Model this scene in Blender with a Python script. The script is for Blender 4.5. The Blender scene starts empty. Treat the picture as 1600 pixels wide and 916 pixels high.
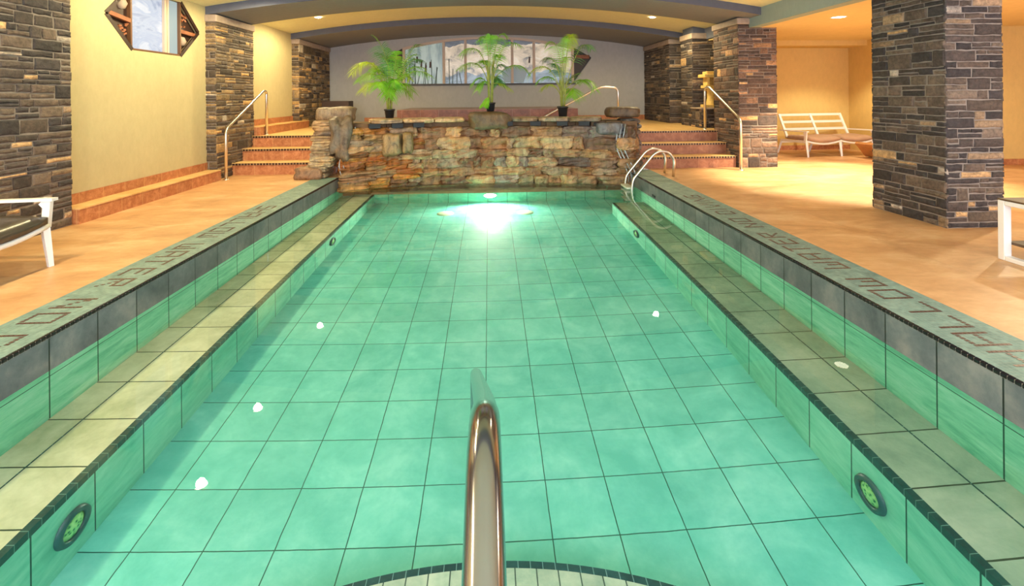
import bpy, math, random
from mathutils import Vector, Matrix, noise

sc = bpy.context.scene
PI = math.pi
# ------------------------------------------------------------------ camera
S = 0.33
F, CY, YAW, ROLL = 756.665, 150.0, 0.047, 0.009
ZC = 1.28616
cam_d = bpy.data.cameras.new('camera')
cam = bpy.data.objects.new('camera', cam_d)
sc.collection.objects.link(cam)
fw = Vector((math.sin(YAW), math.cos(YAW), 0))
rt = Vector((math.cos(YAW), -math.sin(YAW), 0))
up = Vector((0, 0, 1))
r2 = rt * math.cos(ROLL) - up * math.sin(ROLL)
u2 = rt * math.sin(ROLL) + up * math.cos(ROLL)
M = Matrix((r2, u2, -fw)).transposed().to_4x4()
M.translation = (0, 0, ZC)
cam.matrix_world = M
cam_d.sensor_fit = 'HORIZONTAL'
cam_d.sensor_width = 36
cam_d.lens = F / 1600 * 36
cam_d.shift_y = -(458 - CY) / 1600
cam_d.clip_start = 0.02
sc.camera = cam

# ------------------------------------------------------------------ render look
sc.view_settings.view_transform = 'Standard'
sc.view_settings.look = 'None'
sc.view_settings.gamma = 1
sc.view_settings.use_curve_mapping = False
sc.view_settings.exposure = 0.9
cy = sc.cycles
cy.use_denoising = True
cy.max_bounces = 8
cy.diffuse_bounces = 4
cy.glossy_bounces = 4
cy.transmission_bounces = 6
cy.caustics_reflective = False
cy.caustics_refractive = True
cy.sample_clamp_indirect = 6
cy.blur_glossy = 0.5

# ------------------------------------------------------------------ world
w = bpy.data.worlds.new('world'); sc.world = w; w.use_nodes = True
bg = w.node_tree.nodes['Background']
bg.inputs[0].default_value = (0.86, 0.88, 1.0, 1)
bg.inputs[1].default_value = 2.4

ZW, ZL, ZF = -0.2015, -0.6655, -1.1087
XL, XR = -2.426, 2.333
EL, ER = -1.924, 1.853


def light(name, kind, loc, energy, color, size=0.05, target=None, angle=150, blend=0.6, size_y=None, caustic=True, parent=None):
    d = bpy.data.lights.new(name, kind)
    d.energy = energy; d.color = color
    if kind == 'AREA':
        d.size = size
        if size_y: d.shape = 'RECTANGLE'; d.size_y = size_y
    else:
        d.shadow_soft_size = size
    if kind == 'SPOT':
        d.spot_size = math.radians(angle); d.spot_blend = blend
    o = bpy.data.objects.new(name, d)
    sc.collection.objects.link(o)
    o.location = loc
    if target is not None:
        v = Vector(target) - Vector(loc)
        o.rotation_euler = v.to_track_quat('-Z', 'Y').to_euler()
    if caustic:
        d.cycles.is_caustics_light = True
    return o


# added fill light behind the camera, standing in for unseen window light
light('daylight_fill', 'AREA', (0.0, -2.2, 2.3), 110, (0.93, 0.95, 1.0), 7.0, (0, 4.5, -0.6), size_y=1.6)

# ------------------------------------------------------------------ helpers


def lin(c):
    c = c / 255.0
    return c / 12.92 if c <= 0.04045 else ((c + 0.055) / 1.055) ** 2.4


def rgb(r, g, b):
    return (lin(r), lin(g), lin(b), 1)


def link(o):
    sc.collection.objects.link(o); return o


def tag(o, label=None, cat=None, group=None, kind=None):
    if label: o['label'] = label
    if cat: o['category'] = cat
    if group: o['group'] = group
    if kind: o['kind'] = kind
    return o


def empty(name, loc=(0, 0, 0), rz=0, label=None, cat=None, group=None):
    o = bpy.data.objects.new(name, None); link(o)
    o.location = loc; o.rotation_euler = (0, 0, rz)
    o.empty_display_size = 0.1
    return tag(o, label, cat, group)


class MB:
    def __init__(s): s.v = []; s.f = []; s.m = []; s.c = []; s.mi = 0; s.col = (1, 1, 1, 1)

    def face(s, idx):
        s.f.append(idx); s.m.append(s.mi); s.c.append(s.col)

    def box(s, x0, x1, y0, y1, z0, z1):
        b = len(s.v)
        s.v += [(x0, y0, z0), (x1, y0, z0), (x1, y1, z0), (x0, y1, z0), (x0, y0, z1), (x1, y0, z1), (x1, y1, z1), (x0, y1, z1)]
        for q in ((0, 3, 2, 1), (4, 5, 6, 7), (0, 1, 5, 4), (1, 2, 6, 5), (2, 3, 7, 6), (3, 0, 4, 7)):
            s.face([b + i for i in q])
        return s

    def beam(s, a, b, w, h, upv=(0, 0, 1)):
        a = Vector(a); b = Vector(b); d = (b - a).normalized(); u = Vector(upv)
        x = d.cross(u)
        if x.length < 1e-4: x = d.cross(Vector((0, 1, 0)))
        x.normalize(); y = x.cross(d).normalized()
        n = len(s.v)
        for p in (a, b):
            for sx, sy in ((-1, -1), (1, -1), (1, 1), (-1, 1)):
                s.v.append(tuple(p + x * w / 2 * sx + y * h / 2 * sy))
        for q in ((0, 1, 2, 3), (7, 6, 5, 4), (0, 4, 5, 1), (1, 5, 6, 2), (2, 6, 7, 3), (3, 7, 4, 0)):
            s.face([n + i for i in q])
        return s

    def tube(s, pts, r, n=12, caps=True):
        pts = [Vector(p) for p in pts]
        rr = r if isinstance(r, (list, tuple)) else [r] * len(pts)
        t0 = (pts[1] - pts[0]).normalized()
        a = t0.cross(Vector((0, 0, 1)))
        if a.length < 1e-3: a = t0.cross(Vector((0, 1, 0)))
        a.normalize()
        base = len(s.v)
        for i, p in enumerate(pts):
            t = (pts[min(i + 1, len(pts) - 1)] - pts[max(i - 1, 0)]).normalized()
            a = (a - t * a.dot(t)).normalized(); b = t.cross(a)
            for k in range(n):
                an = 2 * PI * k / n
                s.v.append(tuple(p + (a * math.cos(an) + b * math.sin(an)) * rr[i]))
        for i in range(len(pts) - 1):
            for k in range(n):
                k2 = (k + 1) % n
                s.face([base + i * n + k, base + i * n + k2, base + (i + 1) * n + k2, base + (i + 1) * n + k])
        if caps:
            s.face([base + k for k in reversed(range(n))])
            s.face([base + (len(pts) - 1) * n + k for k in range(n)])
        return s

    def lathe(s, prof, c=(0, 0, 0), n=24):
        base = len(s.v)
        for r, z in prof:
            for k in range(n):
                an = 2 * PI * k / n
                s.v.append((c[0] + r * math.cos(an), c[1] + r * math.sin(an), c[2] + z))
        for i in range(len(prof) - 1):
            for k in range(n):
                k2 = (k + 1) % n
                s.face([base + i * n + k, base + i * n + k2, base + (i + 1) * n + k2, base + (i + 1) * n + k])
        return s

    def poly(s, pts):
        b = len(s.v); s.v += [tuple(p) for p in pts]; s.face(list(range(b, b + len(pts)))); return s

    def prism(s, pts, off):
        """closed outline pts extruded by vector off"""
        b = len(s.v); n = len(pts); off = Vector(off)
        s.v += [tuple(p) for p in pts] + [tuple(Vector(p) + off) for p in pts]
        s.face(list(range(b, b + n))); s.face([b + n + i for i in reversed(range(n))])
        for i in range(n):
            j = (i + 1) % n
            s.face([b + j, b + i, b + n + i, b + n + j])
        return s

    def build(s, name, mats, parent=None, smooth=False, loc=None, bevel=0, recalc=True):
        me = bpy.data.meshes.new(name)
        me.from_pydata(s.v, [], s.f)
        if not isinstance(mats, (list, tuple)): mats = [mats]
        for m in mats: me.materials.append(m)
        me.polygons.foreach_set('material_index', s.m)
        if any(c != (1, 1, 1, 1) for c in s.c):
            ca = me.color_attributes.new('Col', 'FLOAT_COLOR', 'CORNER')
            buf = []
            for p, c in zip(me.polygons, s.c):
                buf += list(c) * p.loop_total
            ca.data.foreach_set('color', buf)
        if smooth: me.polygons.foreach_set('use_smooth', [True] * len(me.polygons))
        me.validate(); me.update()
        o = bpy.data.objects.new(name, me); link(o)
        if parent is not None: o.parent = parent
        if loc: o.location = loc
        if bevel:
            b = o.modifiers.new('bevel', 'BEVEL'); b.width = bevel; b.segments = 2; b.limit_method = 'ANGLE'
        return o


def fillet(pts, r=0.1, n=6):
    """round the corners of a polyline"""
    pts = [Vector(p) for p in pts]
    out = [pts[0]]
    for i in range(1, len(pts) - 1):
        a, p, b = pts[i - 1], pts[i], pts[i + 1]
        d1 = (a - p); d2 = (b - p)
        k = min(r, d1.length * 0.48, d2.length * 0.48)
        s = p + d1.normalized() * k; e = p + d2.normalized() * k
        for j in range(n + 1):
            t = j / n
            out.append(s * (1 - t) ** 2 + p * 2 * t * (1 - t) + e * t ** 2)
    out.append(pts[-1])
    return out


def copy_tree(o, parent=None):
    c = o.copy(); link(c)
    if parent is not None: c.parent = parent
    for ch in list(o.children):
        copy_tree(ch, c)
    return c

# ------------------------------------------------------------------ materials


class NT:
    def __init__(s, name):
        s.m = bpy.data.materials.new(name); s.m.use_nodes = True
        s.t = s.m.node_tree; s.b = s.t.nodes['Principled BSDF']; s.out = s.t.nodes['Material Output']

    def n(s, kind, **kw):
        nd = s.t.nodes.new(kind)
        for k, v in kw.items():
            if k.startswith('i_'):
                key = k[2:]
                key = int(key) if key.isdigit() else key.replace('_', ' ')
                nd.inputs[key].default_value = v
            else: setattr(nd, k, v)
        return nd

    def l(s, a, b): s.t.links.new(a, b)

    def ramp(s, fac, stops):
        r = s.n('ShaderNodeValToRGB'); cr = r.color_ramp
        while len(cr.elements) < len(stops): cr.elements.new(0.5)
        for e, (p, c) in zip(cr.elements, stops): e.position = p; e.color = c
        s.l(fac, r.inputs[0]); return r.outputs[0]

    def noise(s, vec, scale, detail=4, rough=0.55, dist=0.0):
        nd = s.n('ShaderNodeTexNoise'); nd.inputs['Scale'].default_value = scale
        nd.inputs['Detail'].default_value = detail; nd.inputs['Roughness'].default_value = rough
        nd.inputs['Distortion'].default_value = dist
        if vec is not None: s.l(vec, nd.inputs['Vector'])
        return nd.outputs['Fac']

    def mapping(s, vec, scale=(1, 1, 1), loc=(0, 0, 0), rot=(0, 0, 0)):
        nd = s.n('ShaderNodeMapping'); nd.inputs['Scale'].default_value = scale
        nd.inputs['Location'].default_value = loc; nd.inputs['Rotation'].default_value = rot
        s.l(vec, nd.inputs['Vector']); return nd.outputs[0]

    def pos(s):
        return s.n('ShaderNodeNewGeometry').outputs['Position']

    def mix(s, fac, a, b, mode='MIX'):
        nd = s.n('ShaderNodeMix', data_type='RGBA', blend_type=mode)
        for v, i in ((fac, 0), (a, 6), (b, 7)):
            if hasattr(v, 'is_output'): s.l(v, nd.inputs[i])
            else: nd.inputs[i].default_value = v
        return nd.outputs[2]

    def math(s, op, a, b=0.0, c=0.0):
        nd = s.n('ShaderNodeMath', operation=op)
        for v, i in ((a, 0), (b, 1), (c, 2)):
            if hasattr(v, 'is_output'): s.l(v, nd.inputs[i])
            else: nd.inputs[i].default_value = v
        return nd.outputs[0]

    def bump(s, h, strength=0.3, dist=0.01):
        nd = s.n('ShaderNodeBump'); nd.inputs['Strength'].default_value = strength
        nd.inputs['Distance'].default_value = dist
        s.l(h, nd.inputs['Height']); s.l(nd.outputs[0], s.b.inputs['Normal'])

    def col(s, c):
        if hasattr(c, 'is_output'): s.l(c, s.b.inputs['Base Color'])
        else: s.b.inputs['Base Color'].default_value = c

    def rough(s, r): s.b.inputs['Roughness'].default_value = r


def plain(name, c, rough=0.5, metal=0.0, nz=0.0, nscale=8, bump=0.0, spec=None):
    t = NT(name); t.rough(rough); t.b.inputs['Metallic'].default_value = metal
    if spec is not None: t.b.inputs['Specular IOR Level'].default_value = spec
    if nz:
        f = t.noise(t.pos(), nscale, 5)
        a = tuple(x * (1 - nz) for x in c[:3]) + (1,); b = tuple(min(1, x * (1 + nz)) for x in c[:3]) + (1,)
        t.col(t.ramp(f, [(0.3, a), (0.7, b)]))
        if bump: t.bump(f, bump)
    else: t.col(c)
    return t.m


def tiles(name, cols, grout, axes, sizes, offs, gw=0.005, rough=0.35, scale=6, bumpy=0.25, tilevar=0.12, stretch=(1, 1, 1), wob=0.0):
    """stone tiles: grout lines every sizes[i] along axes[i], cloudy colour inside, each tile a little different"""
    t = NT(name); t.rough(rough)
    p = t.pos()
    f = t.noise(t.mapping(p, stretch), scale, 7, 0.6, 0.6)
    f2 = t.noise(t.mapping(p, stretch), scale * 5, 6, 0.7)
    ff = t.math('ADD', t.math('MULTIPLY', f, 0.7), t.math('MULTIPLY', f2, 0.3))
    c = t.ramp(ff, [(0.36, cols[0]), (0.5, cols[1]), (0.64, cols[2])])
    sp = t.n('ShaderNodeSeparateXYZ'); t.l(p, sp.inputs[0])
    if wob:
        wn = t.math('MULTIPLY', t.math('SUBTRACT', t.noise(p, 9, 2), 0.5), wob)
    mask = None; cells = []
    for a, s_, o_ in zip(axes, sizes, offs):
        v = t.math('DIVIDE', t.math('SUBTRACT', sp.outputs[a], o_), s_)
        if wob: v = t.math('ADD', v, t.math('DIVIDE', wn, s_))
        d = t.math('PINGPONG', v, 0.5)
        m = t.math('LESS_THAN', d, gw / 2 / s_)
        mask = m if mask is None else t.math('MAXIMUM', mask, m)
        cells.append(t.math('FLOOR', v))
    cb = t.n('ShaderNodeCombineXYZ')
    for i, q in enumerate(cells): t.l(q, cb.inputs[i])
    wn2 = t.n('ShaderNodeTexWhiteNoise', noise_dimensions='3D'); t.l(cb.outputs[0], wn2.inputs['Vector'])
    k = t.math('ADD', t.math('MULTIPLY', wn2.outputs['Value'], 2 * tilevar), 1 - tilevar)
    hv = t.n('ShaderNodeHueSaturation'); t.l(c, hv.inputs['Color']); t.l(k, hv.inputs['Value'])
    t.col(t.mix(mask, hv.outputs[0], grout))
    h = t.math('SUBTRACT', ff, t.math('MULTIPLY', mask, 0.6))
    t.bump(h, bumpy, 0.01)
    return t.m


GROUT_D = rgb(28, 62, 56)
M_floorpool = tiles('pool_floor_tile', [rgb(94, 192, 178), rgb(112, 206, 192), rgb(136, 220, 206)], rgb(30, 92, 80), (0, 1), (S, S), (0.28842, 2.33574), 0.0055, 0.5, 2.2, 0.25, 0.06, wob=0.006)
M_endwall = tiles('pool_end_tile', [rgb(84, 180, 150), rgb(110, 205, 172), rgb(140, 220, 190)], rgb(40, 100, 84), (0,), (S,), (0.28842,), 0.008, 0.5, 3, 0.2, 0.06)
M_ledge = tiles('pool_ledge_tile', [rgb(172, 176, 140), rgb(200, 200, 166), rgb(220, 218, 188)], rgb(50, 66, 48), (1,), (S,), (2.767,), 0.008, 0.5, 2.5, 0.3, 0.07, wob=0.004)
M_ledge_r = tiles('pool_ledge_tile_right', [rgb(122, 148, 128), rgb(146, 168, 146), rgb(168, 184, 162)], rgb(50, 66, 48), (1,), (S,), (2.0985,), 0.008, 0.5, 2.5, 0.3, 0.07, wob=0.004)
M_face_l = tiles('ledge_face_tile', [rgb(98, 190, 162), rgb(126, 212, 184), rgb(156, 226, 200)], rgb(28, 84, 72), (1,), (S,), (2.44,), 0.008, 0.5, 3, 0.2, 0.06, (1, 0.6, 2))
M_face_r = tiles('ledge_face_tile_right', [rgb(98, 190, 162), rgb(126, 212, 184), rgb(156, 226, 200)], rgb(28, 84, 72), (1,), (S,), (2.09,), 0.008, 0.5, 3, 0.2, 0.06, (1, 0.6, 2))
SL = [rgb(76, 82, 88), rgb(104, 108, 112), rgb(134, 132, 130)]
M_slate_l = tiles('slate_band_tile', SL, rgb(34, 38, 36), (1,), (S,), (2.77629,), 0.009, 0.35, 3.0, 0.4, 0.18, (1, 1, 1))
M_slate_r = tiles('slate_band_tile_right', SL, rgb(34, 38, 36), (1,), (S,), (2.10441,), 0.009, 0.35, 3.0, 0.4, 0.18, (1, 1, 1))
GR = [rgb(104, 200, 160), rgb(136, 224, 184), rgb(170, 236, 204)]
M_green_l = tiles('underwater_tint_tile', GR, rgb(26, 84, 66), (1, 2), (S, 3), (2.77629, -0.258), 0.008, 0.5, 4, 0.3, 0.05, (1, 0.7, 3))
M_green_r = tiles('underwater_tint_tile_right', GR, rgb(26, 84, 66), (1, 2), (S, 3), (2.10441, -0.258), 0.008, 0.5, 4, 0.3, 0.05, (1, 0.7, 3))
M_deck = tiles('sandstone_deck', [rgb(186, 138, 94), rgb(208, 160, 112), rgb(224, 184, 138)], rgb(192, 148, 108), (0, 1), (0.62, 0.62), (0.3, 0.1), 0.004, 0.42, 2.0, 0.35, 0.05, (0.8, 1.5, 1))
M_land = tiles('landing_tile', [rgb(206, 160, 96), rgb(222, 182, 120), rgb(234, 200, 142)], rgb(190, 140, 90), (0, 1), (0.33, 0.33), (0, 0), 0.004, 0.45, 3.0, 0.2, 0.04)
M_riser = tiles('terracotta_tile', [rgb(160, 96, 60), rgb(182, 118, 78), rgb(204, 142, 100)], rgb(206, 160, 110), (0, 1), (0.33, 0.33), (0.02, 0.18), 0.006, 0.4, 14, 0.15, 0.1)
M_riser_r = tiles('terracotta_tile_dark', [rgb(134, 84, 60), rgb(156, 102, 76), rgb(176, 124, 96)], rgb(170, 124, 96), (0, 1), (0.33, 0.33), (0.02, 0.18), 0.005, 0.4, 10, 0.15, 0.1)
M_coping = tiles('mosaic_coping', [rgb(86, 116, 112), rgb(108, 138, 132), rgb(130, 156, 148)], rgb(132, 146, 136), (0, 1), (0.0245, 0.0245), (0, 0), 0.0025, 0.55, 9, 0.3, 0.14)
M_nosing = tiles('mosaic_nosing', [rgb(34, 22, 18), rgb(54, 36, 28), rgb(84, 60, 44)], rgb(190, 160, 120), (0,), (0.05,), (0,), 0.010, 0.3, 9, 0.1, 0.3)
M_step = tiles('entry_step_tile', [rgb(140, 168, 150), rgb(168, 188, 168), rgb(192, 204, 184)], rgb(60, 84, 76), (0,), (0.083,), (0.0,), 0.005, 0.5, 5, 0.2, 0.1)
M_bead = plain('glazed_black_trim', rgb(26, 24, 30), 0.22)
M_grout = plain('pale_grout', rgb(150, 144, 136), 0.8)
M_brown = plain('brown_mosaic', rgb(84, 52, 44), 0.35, nz=0.2, nscale=30)
M_teal_edge = tiles('dark_teal_edge', [rgb(22, 58, 56), rgb(30, 72, 68), rgb(40, 84, 80)], rgb(110, 150, 140), (0, 1), (3, 0.06), (1, 0), 0.003, 0.4, 9, 0.1, 0.1)
M_teal_arc = tiles('dark_teal_arc', [rgb(22, 58, 62), rgb(30, 72, 74), rgb(40, 84, 86)], rgb(110, 150, 150), (0,), (0.048,), (0,), 0.003, 0.4, 9, 0.1, 0.1)


def plaster(name, c, sc_=1.0):
    t = NT(name); t.rough(0.85)
    p = t.pos()
    f = t.noise(t.mapping(p, (1, 1, 0.6)), 14, 6, 0.7)
    f2 = t.noise(p, 1.2, 3)
    a = tuple(x * 0.9 for x in c[:3]) + (1,); b = tuple(min(1, x * 1.07) for x in c[:3]) + (1,)
    t.col(t.mix(0.35, t.ramp(f, [(0.3, a), (0.7, b)]), t.ramp(f2, [(0.3, a), (0.7, b)])))
    t.bump(f, 0.12, 0.01)
    return t.m


M_wall = plaster('cream_plaster', rgb(192, 178, 136))
M_wall_back = plaster('grey_cream_plaster', rgb(178, 178, 178))
M_ceil = plaster('cream_ceiling', rgb(234, 230, 190))
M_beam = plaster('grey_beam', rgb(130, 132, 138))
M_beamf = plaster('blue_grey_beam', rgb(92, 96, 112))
M_fascia = plaster('teal_grey_fascia', rgb(156, 170, 166))
M_lounge = plaster('golden_plaster', rgb(216, 184, 114))
M_loungec = plaster('golden_ceiling', rgb(228, 204, 144))
M_cap = plain('cut_limestone', rgb(168, 150, 136), 0.8, nz=0.14, nscale=12, bump=0.3)


def stone_mat(name, tint=(1, 1, 1), wet=0.8, bscale=28, bstr=0.8):
    t = NT(name); t.rough(wet)
    at = t.n('ShaderNodeAttribute', attribute_name='Col')
    p = t.pos()
    f = t.noise(p, bscale, 8, 0.7, 0.4)
    f2 = t.noise(p, bscale * 0.25, 4, 0.6)
    k = t.ramp(t.math('ADD', t.math('MULTIPLY', f, 0.6), t.math('MULTIPLY', f2, 0.4)), [(0.34, (0.45, 0.43, 0.42, 1)), (0.5, (0.95, 0.95, 0.95, 1)), (0.68, (1.7, 1.6, 1.5, 1))])
    c = t.mix(1.0, at.outputs['Color'], k, 'MULTIPLY')
    t.col(t.mix(1.0, c, (tint[0], tint[1], tint[2], 1), 'MULTIPLY'))
    t.bump(f, bstr, 0.012)
    return t.m


M_stone = stone_mat('ledgestone')
M_mortar = plain('stone_mortar', rgb(134, 124, 116), 0.9, nz=0.15, nscale=20, bump=0.3)
def rock_mat():
    t = NT('waterfall_stone'); t.rough(0.42)
    at = t.n('ShaderNodeAttribute', attribute_name='Col'); p = t.pos()
    f = t.noise(t.mapping(p, (1, 1, 0.8)), 9, 9, 0.72, 0.8)
    st = t.noise(t.mapping(p, (9, 9, 0.9)), 2.0, 5, 0.6)
    wp = t.noise(p, 2.2, 3, 0.6, 1.0)
    k = t.ramp(t.math('ADD', t.math('MULTIPLY', f, 0.65), t.math('MULTIPLY', st, 0.35)), [(0.36, (0.26, 0.22, 0.2, 1)), (0.48, (0.85, 0.82, 0.8, 1)), (0.6, (1.3, 1.25, 1.2, 1)), (0.7, (1.9, 1.85, 1.8, 1))])
    c = t.mix(1.0, at.outputs['Color'], k, 'MULTIPLY')
    tn = t.ramp(wp, [(0.38, (1.1, 0.9, 0.7, 1)), (0.62, (0.92, 0.98, 1.06, 1))])
    t.col(t.mix(1.0, c, tn, 'MULTIPLY')); t.bump(f, 1.0, 0.02)
    return t.m


M_rock = rock_mat()
M_white = plain('white_powder_coat', rgb(236, 232, 228), 0.35)
M_black = plain('black_plastic', rgb(26, 26, 28), 0.4)
M_darkboard = plain('dark_slatted_board', rgb(92, 70, 48), 0.5, nz=0.15, nscale=20)
M_cush_d = plain('dark_vinyl_cushion', rgb(70, 62, 54), 0.28, nz=0.18, nscale=6, bump=0.5)
M_cush_t = plain('taupe_cushion', rgb(172, 138, 112), 0.8, nz=0.08, nscale=8, bump=0.2)
M_soil = plain('soil', rgb(50, 38, 30), 0.9, nz=0.3, nscale=30)
M_wood = plain('dark_wood', rgb(48, 30, 24), 0.5, nz=0.2, nscale=8)
M_logw = plain('reddish_log_wood', rgb(140, 84, 54), 0.6, nz=0.3, nscale=7, bump=0.3)
M_frame = plain('taupe_window_frame', rgb(204, 182, 164), 0.5)
M_bronze = plain('bronze_frame', rgb(110, 76, 50), 0.4)
M_lantern = plain('sandstone_lantern', rgb(226, 190, 112), 0.7, nz=0.15, nscale=25)
M_orange = plain('orange_wood', rgb(186, 130, 76), 0.5, nz=0.2, nscale=8)


def metal(name, c, r):
    t = NT(name); t.b.inputs['Metallic'].default_value = 1; t.col(c); t.rough(r); return t.m


M_chrome = metal('polished_steel', (0.40, 0.39, 0.46, 1), 0.15)
M_steel = metal('brushed_steel', (0.8, 0.74, 0.66, 1), 0.3)


def emit(name, c, s):
    t = NT(name); t.b.inputs['Emission Color'].default_value = c; t.b.inputs['Emission Strength'].default_value = s
    t.col(c); return t.m


M_lamp = emit('downlight_lens', (1, 0.9, 0.66, 1), 60)
M_lamp_soft = emit('panel_lens', (1, 0.92, 0.72, 1), 6)
M_poollamp = emit('pool_lamp_lens', (1, 0.93, 0.74, 1), 90)


def leafm(name, c1, c2):
    t = NT(name); t.rough(0.45)
    f = t.noise(t.pos(), 7, 3)
    t.col(t.ramp(f, [(0.35, c1), (0.65, c2)]))
    tr = t.n('ShaderNodeBsdfTranslucent'); tr.inputs[0].default_value = c2
    mx = t.n('ShaderNodeMixShader'); mx.inputs[0].default_value = 0.35
    t.l(t.b.outputs[0], mx.inputs[1]); t.l(tr.outputs[0], mx.inputs[2]); t.l(mx.outputs[0], t.out.inputs[0])
    return t.m


M_leaf = leafm('palm_leaf', rgb(84, 160, 36), rgb(150, 214, 60))
M_leaf_y = leafm('palm_leaf_yellow', rgb(150, 190, 40), rgb(206, 230, 70))
M_leaf_d = leafm('palm_leaf_deep', rgb(56, 110, 62), rgb(98, 158, 84))
M_stem = plain('palm_stem', rgb(150, 156, 70), 0.6, nz=0.25, nscale=20)
M_pot = plain('black_nursery_pot', rgb(38, 38, 42), 0.45)

# water: one smooth refracting surface
t = NT('pool_water')
t.t.nodes.remove(t.b)
g = t.n('ShaderNodeBsdfGlass'); g.inputs['IOR'].default_value = 1.181; g.inputs['Roughness'].default_value = 0.0
g.inputs['Color'].default_value = (0.95, 1.0, 0.99, 1)
t.l(g.outputs[0], t.out.inputs[0])
M_water = t.m


def recv(o):
    try: o.cycles.is_caustics_receiver = True
    except Exception: pass
    return o


# ================================================================== THE SETTING
def struct(o):
    o['kind'] = 'structure'; return o


# ---- deck, with the pool cut out
def slab(name, m, x0, x1, y0, y1, z0, z1, parent=None):
    return MB().box(x0, x1, y0, y1, z0, z1).build(name, m, parent)


b = MB()
b.box(-6.0, -2.80, -1.5, 8.34, -0.15, 0.0)
b.box(2.735, 11.0, -1.5, 11.2, -0.15, 0.0)
b.box(-2.80, -2.43, 7.9, 8.4, -0.15, 0.0)
struct(b.build('floor', M_deck))
# ---- pool shell
b = MB(); b.box(XL - 0.3, XR + 0.3, -1.5, 8.6, ZF - 0.2, ZF)
recv(struct(b.build('pool_floor', M_floorpool)))
# side walls: slate tile band above the water line, below it the underwater green light is painted into the tile
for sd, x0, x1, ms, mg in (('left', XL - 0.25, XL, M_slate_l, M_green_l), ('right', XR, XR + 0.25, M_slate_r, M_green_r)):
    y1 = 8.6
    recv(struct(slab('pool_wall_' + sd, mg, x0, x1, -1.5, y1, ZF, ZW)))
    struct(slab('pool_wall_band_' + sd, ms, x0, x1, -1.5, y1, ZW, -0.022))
# end wall of the deep part and rear ledge
recv(struct(slab('pool_wall_back', M_endwall, XL, XR, 8.15, 8.6, ZF, ZL - 0.001)))
recv(struct(slab('pool_ledge_back', M_ledge, XL, XR, 8.16, 9.0, ZL - 0.03, ZL)))
# side ledges with the dark edge strip
def ledge(sd, xa, xb, xe, y1, mt, mf, xg):
    d = 1 if sd == 'left' else -1
    r = empty('pool_ledge', (0, 0, 0)); r['kind'] = 'structure'
    x0, x1 = sorted((xa, xe - d * 0.035))
    recv(slab('ledge_top', mt, x0, x1, -1.5, y1, ZL - 0.05, ZL, r))
    x0, x1 = sorted((xa, xe - d * 0.001))
    recv(slab('ledge_face', mf, x0, x1, -1.5, y1, ZF, ZL - 0.045, r))
    x0, x1 = sorted((xe - d * 0.035, xe))
    recv(slab('edge_strip', M_teal_edge, x0, x1, -1.5, y1, ZL - 0.045, ZL, r))
    recv(slab('tile_joint', M_teal_edge, xg - 0.004, xg + 0.004, -1.5, y1, ZL - 0.01, ZL + 0.0012, r))
    return r
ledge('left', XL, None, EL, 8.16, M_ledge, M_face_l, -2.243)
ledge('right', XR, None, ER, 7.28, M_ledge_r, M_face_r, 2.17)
# curved entry step close to the camera
b = MB()
ctr, R0 = (-0.05, -0.12), 2.03
def arc(r, z, n=40, a0=0.9, a1=PI - 0.9):
    return [(ctr[0] + r * math.cos(a0 + (a1 - a0) * i / n), ctr[1] + r * math.sin(a0 + (a1 - a0) * i / n), z) for i in range(n + 1)]
pts = arc(R0 - 0.028, 0)
n = len(pts)
ent = empty('pool_entry_step', (0, 0, 0)); ent['kind'] = 'structure'
b = MB().prism([(x, y, ZL) for x, y, z in pts] + [(pts[-1][0], -0.6, ZL), (pts[0][0], -0.6, ZL)], (0, 0, ZF - ZL))
recv(b.build('step_top', M_step, ent))
b = MB()
o1, o2 = arc(R0, 0), arc(R0 - 0.028, 0)
for i in range(n - 1):
    b.poly([(o1[i][0], o1[i][1], ZL), (o1[i + 1][0], o1[i + 1][1], ZL), (o2[i + 1][0], o2[i + 1][1], ZL), (o2[i][0], o2[i][1], ZL)])
    b.poly([(o1[i][0], o1[i][1], ZF), (o1[i + 1][0], o1[i + 1][1], ZF), (o1[i + 1][0], o1[i + 1][1], ZL), (o1[i][0], o1[i][1], ZL)])
recv(b.build('step_edge_strip', M_teal_arc, ent))

# ---- coping: mosaic slab, black rounded trim beads, lettering
FONT = {
 'S': ['111111', '1.....', '1.....', '111111', '.....1', '.....1', '.....1', '111111'],
 'H': ['1....1', '1....1', '1....1', '111111', '1....1', '1....1', '1....1', '1....1'],
 'A': ['111111', '1....1', '1....1', '1....1', '111111', '1....1', '1....1', '1....1'],
 'L': ['1.....', '1.....', '1.....', '1.....', '1.....', '1.....', '1.....', '111111'],
 'O': ['111111', '1....1', '1....1', '1....1', '1....1', '1....1', '1....1', '111111'],
 'W': ['1....1', '1....1', '1....1', '1..1.1', '1..1.1', '1..1.1', '1..1.1', '111111'],
 'T': ['111111', '..1...', '..1...', '..1...', '..1...', '..1...', '..1...', '..1...'],
 'E': ['111111', '1.....', '1.....', '11111.', '1.....', '1.....', '1.....', '111111'],
 'R': ['111111', '1....1', '1....1', '111111', '1.1...', '1..1..', '1...1.', '1....1'],
 'N': ['1....1', '11...1', '11...1', '1.1..1', '1..1.1', '1...11', '1...11', '1....1'],
 'D': ['11111.', '1....1', '1....1', '1....1', '1....1', '1....1', '1....1', '11111.'],
 'I': ['.1....', '.1....', '.1....', '.1....', '.1....', '.1....', '.1....', '.1....'],
 'V': ['1....1', '1....1', '1....1', '1....1', '.1..1.', '.1..1.', '..11..', '..11..'],
 'G': ['111111', '1.....', '1.....', '1.....', '1..111', '1....1', '1....1', '111111'],
}
U = 0.0245


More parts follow.
